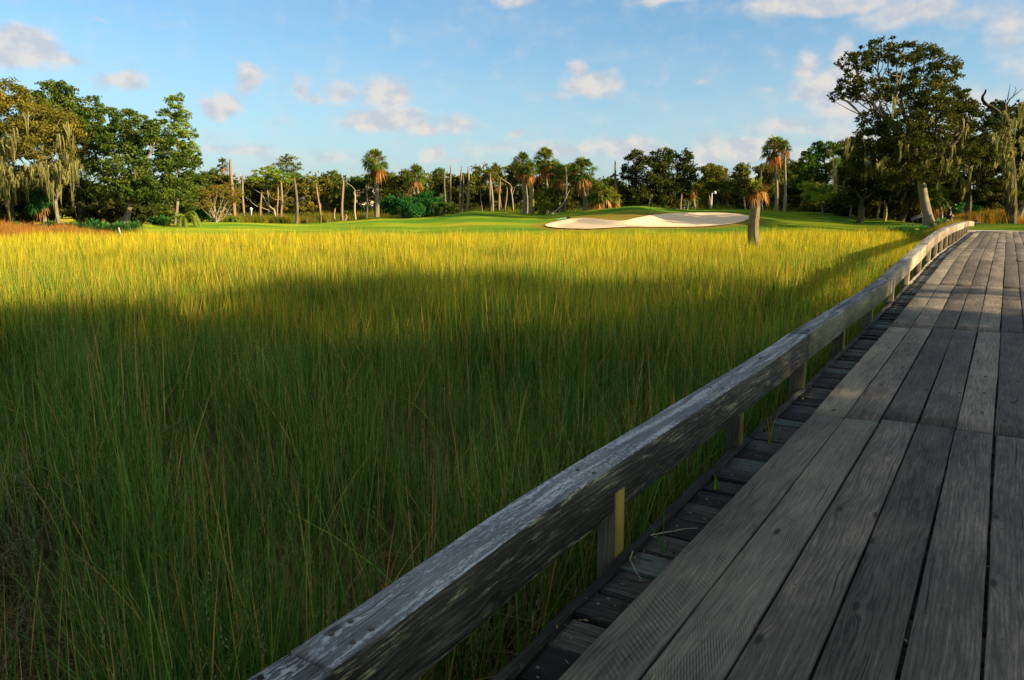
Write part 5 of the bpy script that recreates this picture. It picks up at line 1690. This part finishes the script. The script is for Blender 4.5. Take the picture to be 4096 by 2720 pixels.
# white post among the poles, white lamp pole, sprinkler marker
p = W(1005, 846, 91); z0 = gz(p[0], p[1]); B = np.array([p[0], p[1], z0])
root = empty('birdhouse_post', B, 'small white birdhouse on a short white post among the bare poles at left', 'birdhouse')
mb = MB(); box(mb, (0, 0, (p[2] - z0) / 2), (.06, .06, (p[2] - z0) / 2)); mb.obj('post', M['white_paint'], root)
mb = MB(); box(mb, (0, 0, p[2] - z0 + .16), (.10, .10, .16)); mb.obj('nest_box', M['white_paint'], root)
mb = MB(); zt = p[2] - z0 + .325
mb.add([(-.2, -.18, zt), (.2, -.18, zt), (.2, .18, zt), (-.2, .18, zt), (0, -.18, zt + .14), (0, .18, zt + .14)], [(0, 4, 5, 3), (1, 2, 5, 4), (0, 3, 2, 1)], [(0, 1, 4), (2, 3, 5)]); mb.obj('roof', M['white_paint'], root)
p = W(2848, 772, 93); z0 = gz(p[0], p[1]); B = np.array([p[0], p[1], z0])
root = empty('lamp_pole', B, 'white lamp pole with a round white globe in front of the trees behind the bunker', 'lamp')
mb = MB(); tube(mb, [(0, 0, 0), (0, 0, p[2] - z0)], [.07, .06], 10); tube(mb, [(0, 0, p[2] - z0 - .1), (.3, 0, p[2] - z0 + .05)], [.04, .03], 6); mb.obj('pole', M['white_paint'], root)
mb = MB(); th = np.linspace(0, math.pi, 9)
tube(mb, np.c_[np.full(9, .34), np.zeros(9), p[2] - z0 + .05 - .18 * np.cos(th)], .18 * np.sin(th) + .002, 12); mb.obj('globe', M['white_paint'], root, smooth=True)


def on_turf(px, py):
    q = ray_ground(px, py); return np.array([q[0], q[1], gz(q[0], q[1])])


p = on_turf(2603, 841)
root = empty('course_sign', p, 'little green and white marker post standing on the crest of the green mound', 'sign')
mb = MB(); box(mb, (0, 0, .25), (.03, .03, .25)); mb.obj('post', M['deadwood'], root)
mb = MB(); box(mb, (0, -.04, .42), (.11, .012, .10)); mb.obj('sign_plate', M['cedar'], root)
p = on_turf(2213, 859)
mb = MB(); th = np.linspace(0, math.pi, 7); tube(mb, np.c_[np.zeros(7), np.zeros(7), .07 - .07 * np.cos(th)], .07 * np.sin(th) + .001, 10)
tag(mb.obj('tee_marker', M['white_paint'], None, p, smooth=True), 'small white ball marker on the lawn left of the bunker', 'marker')
pa = on_turf(2228, 881); pb_ = on_turf(2268, 874); pc = on_turf(2279, 874)
root = empty('bunker_rake', pa, 'bunker rake with a teal handle and black head lying on the turf above the bunker', 'rake')
mb = MB(); tube(mb, [(0, 0, .06), pb_ - pa + [0, 0, .08]], [.03, .03], 6); mb.obj('handle', M['teal_paint'], root)
mb = MB(); q = pb_ - pa; box(mb, q + [.15, 0, .10], (.16, .05, .05))
for k in range(6): box(mb, q + [.02 + k * .052, 0, .04], (.012, .02, .05))
mb.obj('head', M['black_cloth'], root)

# fallen leaf dirt on the near turf, yellow flower by the boardwalk
p = W(3666, 917, 60); 
root = empty('yellow_flower', (p[0], p[1], gz(p[0], p[1])), 'single bright yellow flower in front of the palmetto bed near the boardwalk', 'flower')
hh = p[2] - gz(p[0], p[1])
mb = MB(); tube(mb, [(0, 0, 0), (.02, 0, hh)], [.015, .01], 5); mb.obj('stem', M['palmetto'], root)
mb = MB(); r = np.random.default_rng(3); leaves(mb, np.array([.02, 0, hh]) + r.normal(0, .035, (26, 3)), .07, r, r.random(26), .8); mb.obj('petals', M['yellow_paint'], root)

# low dark barrier rail behind the walker
M['dark_timber'] = plain('dark_timber', (.03, .015, .012), .8)
Yb = 66
a = W(3778, 888, Yb); b_ = W(3925, 892, Yb)
root = empty('log_barrier', (a[0], a[1], gz(a[0], a[1])), 'low dark timber barrier rail on short posts beside the walker', 'barrier')
A0 = np.array([a[0], a[1], gz(a[0], a[1])])
mb = MB(); tube(mb, [a - A0, b_ - A0], [.10, .10], 7); mb.obj('rail', M['dark_timber'], root)
for px in (3782, 3816, 3862, 3905):
    q = W(px, 880, Yb); zg = gz(q[0], q[1])
    mb = MB(); tube(mb, [(q[0] - A0[0], q[1] - A0[1], zg - A0[2] - .1), (q[0] - A0[0], q[1] - A0[1], q[2] - A0[2])], [.09, .09], 7); mb.obj('post', M['dark_timber'], root)

# black golf bag lying behind the palmettos
p = W(3663, 874, 64.5); zg = gz(p[0], p[1])
root = empty('golf_bag', (p[0], p[1], zg), 'black golf bag lying tilted behind the palmetto left of the leaning trunk', 'golf bag')
mb = MB(); h0 = p[2] - zg
tube(mb, [(-.45, 0, h0 - .12), (-.2, 0, h0), (.1, 0, h0 + .12), (.35, 0, h0 + .2)], [.12, .17, .17, .15], 10, wob=.1)
mb.obj('bag_body', M['black_cloth'], root)
mb = MB(); tube(mb, [(-.3, -.1, 0), (-.2, -.05, h0)], [.02, .02], 6); tube(mb, [(.25, -.1, 0), (.15, -.05, h0)], [.02, .02], 6); mb.obj('stand', M['black_cloth'], root)
mb = MB(); tube(mb, [(.3, 0, h0 + .18), (.42, 0, h0 + .48), (.55, 0, h0 + .12)], [.03, .035, .03], 6); mb.obj('strap', M['deadwood'], root)

# ---- the walker
Yp = 66
p = W(3794, 892, Yp); zg = gz(p[0], p[1])
F = np.array([p[0], p[1], zg])
person = empty('person', F, 'person in black cap, black shirt and shorts walking right past the end of the boardwalk', 'person')
HT = 1.72


def skinmesh(name, verts, edges, radii, mat, sub=1, root_i=0):
    me = bpy.data.meshes.new(name); me.from_pydata([tuple(v) for v in verts], edges, []); me.materials.append(M[mat])
    o = bpy.data.objects.new(name, me); col.objects.link(o); o.parent = person
    sk = o.modifiers.new('skin', 'SKIN'); sk.use_smooth_shade = True
    for i, rr in enumerate(radii):
        d = me.skin_vertices[0].data[i]; d.radius = (rr, rr) if not isinstance(rr, tuple) else rr
        d.use_root = (i == root_i)
    su = o.modifiers.new('sub', 'SUBSURF'); su.levels = sub; su.render_levels = sub
    return o


V = [(0, 0, .92), (0, 0, 1.12), (0, 0, 1.34), (.01, 0, 1.45), (.02, 0, 1.52), (.03, 0, 1.60), (.03, 0, 1.69),        # 0-6 pelvis..crown
     (.02, -.10, .86), (.20, -.10, .50), (.30, -.10, .10), (.42, -.10, .04),                                          # 7-10 front leg
     (-.02, .10, .86), (-.06, .10, .48), (-.30, .10, .14), (-.20, .10, .04),                                          # 11-14 rear leg
     (0, -.19, 1.38), (.03, -.23, 1.12), (.16, -.22, .92), (.20, -.22, .87),                                          # 15-18 arm
     (0, .19, 1.38), (-.06, .23, 1.12), (.04, .24, .90), (.07, .24, .85)]                                             # 19-22 other arm
E_ = [(0, 1), (1, 2), (2, 3), (3, 4), (4, 5), (5, 6), (0, 7), (7, 8), (8, 9), (9, 10), (0, 11), (11, 12), (12, 13), (13, 14), (2, 15), (15, 16), (16, 17), (17, 18), (2, 19), (19, 20), (20, 21), (21, 22)]
RD = [.14, .13, .15, .06, .055, .09, .08, .09, .06, .04, .035, .09, .06, .04, .035, .05, .042, .030, .034, .05, .042, .030, .034]
for hb, sgn in ((18, -1), (22, 1)):
    for k in range(5):
        o_ = len(V)
        a = (k - 1.5) * .014
        bx, by, bz = V[hb]
        if k < 4: c_ = [(bx + a, by, bz - .05), (bx + a + .01, by - sgn * .008, bz - .085 - .008 * (k in (1, 2)))]
        else: c_ = [(bx + .035, by - sgn * .01, bz - .02), (bx + .045, by - sgn * .02, bz - .05)]
        V += c_; E_ += [(hb, o_), (o_, o_ + 1)]; RD += [.010, .008]
body = skinmesh('body', V, E_, RD, 'skin', 2)
skinmesh('shirt', [(0, 0, .84), (0, 0, 1.0), (0, 0, 1.15), (0, 0, 1.34), (.01, 0, 1.43), (0, -.18, 1.39), (.015, -.225, 1.22), (0, .18, 1.39), (-.03, .225, 1.22)],
         [(0, 1), (1, 2), (2, 3), (3, 4), (3, 5), (5, 6), (3, 7), (7, 8)], [.17, .175, .175, .18, .08, .085, .075, .085, .075], 'black_cloth', 2)
skinmesh('shorts', [(0, 0, .90), (.03, -.10, .80), (.15, -.10, .56), (-.02, .10, .80), (-.05, .10, .56)], [(0, 1), (1, 2), (0, 3), (3, 4)], [.165, .12, .115, .12, .115], 'black_cloth', 2)
skinmesh('cap', [(.02, 0, 1.66), (.03, 0, 1.73), (.16, 0, 1.675)], [(0, 1), (0, 2)], [.105, .06, (.06, .015)], 'black_cloth', 2)
skinmesh('white_glove', [(.20, -.23, .91), (.205, -.232, .85), (.21, -.23, .78)], [(0, 1), (1, 2)], [.045, .055, .03], 'white_paint', 2)
skinmesh('shoe', [(.30, -.10, .05), (.40, -.10, .035), (.48, -.10, .03)], [(0, 1), (1, 2)], [.05, .05, .035], 'white_paint', 1)
skinmesh('shoe', [(-.30, .10, .10), (-.22, .10, .05), (-.14, .10, .03)], [(0, 1), (1, 2)], [.05, .05, .035], 'white_paint', 1)
person.rotation_euler = (0, 0, R(-12))

# ---- houses glimpsed between the far trees
M['wall_cream'] = plain('cream_render', (.48, .36, .22), .9)
M['wall_white'] = plain('white_siding', (.75, .73, .68), .8)
M['roof_tan'] = plain('tan_shingle', (.30, .22, .17), .9, nscale=40)
M['roof_grey'] = plain('grey_shingle', (.16, .16, .18), .9, nscale=40)
M['glass'] = plain('dark_window_glass', (.03, .04, .05), .1, .6)


def house(px, ybase, yeave, ytop, wpx, Y, wall, roof, label, seed):
    p = W(px, ybase, Y); z0 = gz(p[0], p[1]); hw = wpx * Y / FPX / 2
    he = W(px, yeave, Y)[2] - z0; ht = W(px, ytop, Y)[2] - z0
    root = empty('house', (p[0], p[1] + 3, z0), label, 'house')
    mb = MB(); box(mb, (0, 0, he / 2), (hw, 3, he / 2)); mb.obj('wall', M[wall], root)
    mb = MB(); o_ = .35
    mb.add([(-hw - o_, -3 - o_, he), (hw + o_, -3 - o_, he), (hw + o_, 3 + o_, he), (-hw - o_, 3 + o_, he), (-hw * .55, 0, ht), (hw * .55, 0, ht)],
           [(0, 1, 5, 4), (2, 3, 4, 5), (3, 2, 1, 0)], [(1, 2, 5), (3, 0, 4)])
    mb.obj('roof', M[roof], root)
    for k in (-.55, 0, .55):
        mb = MB(); box(mb, (k * hw, -3.02, he * .55), (.5, .03, .7)); fr = mb.obj('window', M['white_paint'], root)
        mb = MB(); box(mb, (k * hw, -3.06, he * .55), (.42, .02, .62)); mb.obj('pane', M['glass'], fr)


house(1445, 860, 792, 745, 110, 112, 'wall_cream', 'roof_tan', 'house with a tan hipped roof showing between trees left of the lone palm', 1)
house(1215, 860, 800, 778, 80, 112, 'wall_white', 'roof_grey', 'white house glimpsed right of the stout pole with the dark foot', 2)
house(895, 860, 780, 740, 90, 116, 'wall_white', 'roof_grey', 'grey-roofed white house glimpsed behind the crape myrtle', 3)
house(1600, 860, 800, 770, 90, 112, 'wall_cream', 'roof_tan', 'cream house wall glimpsed beside the cedar bush', 4)
house(2085, 860, 790, 770, 60, 106, 'wall_cream', 'roof_tan', 'cream house glimpsed low at the left of the centre palm clump', 5)


# ---- small growth and litter on the walkway strip
def on_walk(px, py, drop=1.645):
    r = ray(px, py); k = -drop / r[2]
    return np.array([r[0] * k, r[1] * k, CAMZ - drop])


for i, (px, py, n_, h_, mt, lb, w_) in enumerate([(2868, 1960, 2, .13, 'palm', 'single bright green leafy sprig on a pale cross plank of the walkway', .016), (3082, 1775, 6, .30, 'rust_weeds', 'dry straw coloured sprig growing up between the walkway cross planks', .006),
                                                  (2650, 2215, 6, .34, 'palmetto', 'green seeding weed behind the yellow post nearest the picture bottom', .007), (3190, 1390, 3, .2, 'palmetto', 'tiny green weed on the walkway beside the second rail beam', .01)]):
    mb = blade_tuft(n_, .015, h_, w_, .25, 1200 + i, 5, seeds=.4 if i == 2 else 0, droop=.5)
    tag(mb.obj('weed_sprig', M[mt], None, on_walk(px, py)), lb, 'weed')
for i, (pl, lb) in enumerate([([(2602, 2140), (2690, 2125), (2740, 2115), (2790, 2112)], 'long thin grey twig lying across the dark walkway planks'), ([(2530, 2205), (2520, 2240), (2540, 2280), (2562, 2315)], 'short curved grey twig lying beside the yellow post'),
                              ([(2612, 2690), (2618, 2705), (2606, 2719)], 'small pale stick on the deck at the bottom of the picture')]):
    P_ = np.array([on_walk(a, b, 1.635 if i < 2 else 1.59) for a, b in pl]); o_ = P_[0].copy()
    mb = MB(); tube(mb, P_ - o_, [.0038, .0032, .0028, .002][:len(P_)], 6, wob=.3)
    tag(mb.obj('twig', M['deadwood'], None, o_), lb, 'twig')

# leaf litter and grit caught on the walkway strip and in the deck joints
r = np.random.default_rng(4242)
n = 900
ss_ = r.uniform(-5, 14, n); nn_ = strip_n(ss_) * r.random(n)
dk = r.random(n) < .35
nn_ = np.where(dk, np.round(r.integers(1, 9, n)) * WID + r.normal(0, .004, n), nn_)
zz_ = deck_z(ss_) - np.where(dk, .006, .042)
mb = MB(); leaves(mb, bw(ss_, nn_, zz_ + .004), .022, r, r.random(n), .45)
tag(mb.obj('leaf_litter', leafmat('litter', [(.05, .035, .02), (.14, .10, .05), (.30, .22, .12)], .1)), 'dry leaf litter and grit caught between the boards of the walkway', 'litter', kind='stuff')

# dead brown brush at the left edge near the camera
p = np.array([-3.35, 5.1, 0.0])
root = empty('dead_brush', p, 'tangled dead brown brush in a dark gap of the marsh grass at the left edge', 'dead brush')
mb = MB(); r = np.random.default_rng(99)
for k in range(90):
    a0 = np.array([r.normal(0, .22), r.normal(0, .22), r.uniform(.1, .5)]); e = a0 + np.array([r.normal(0, .28), r.normal(0, .28), r.uniform(.25, .75)])
    limb(mb, a0, e, .0035, .001, r, 4, .18, 5)
mb.obj('twigs', M['deadwood'], root)
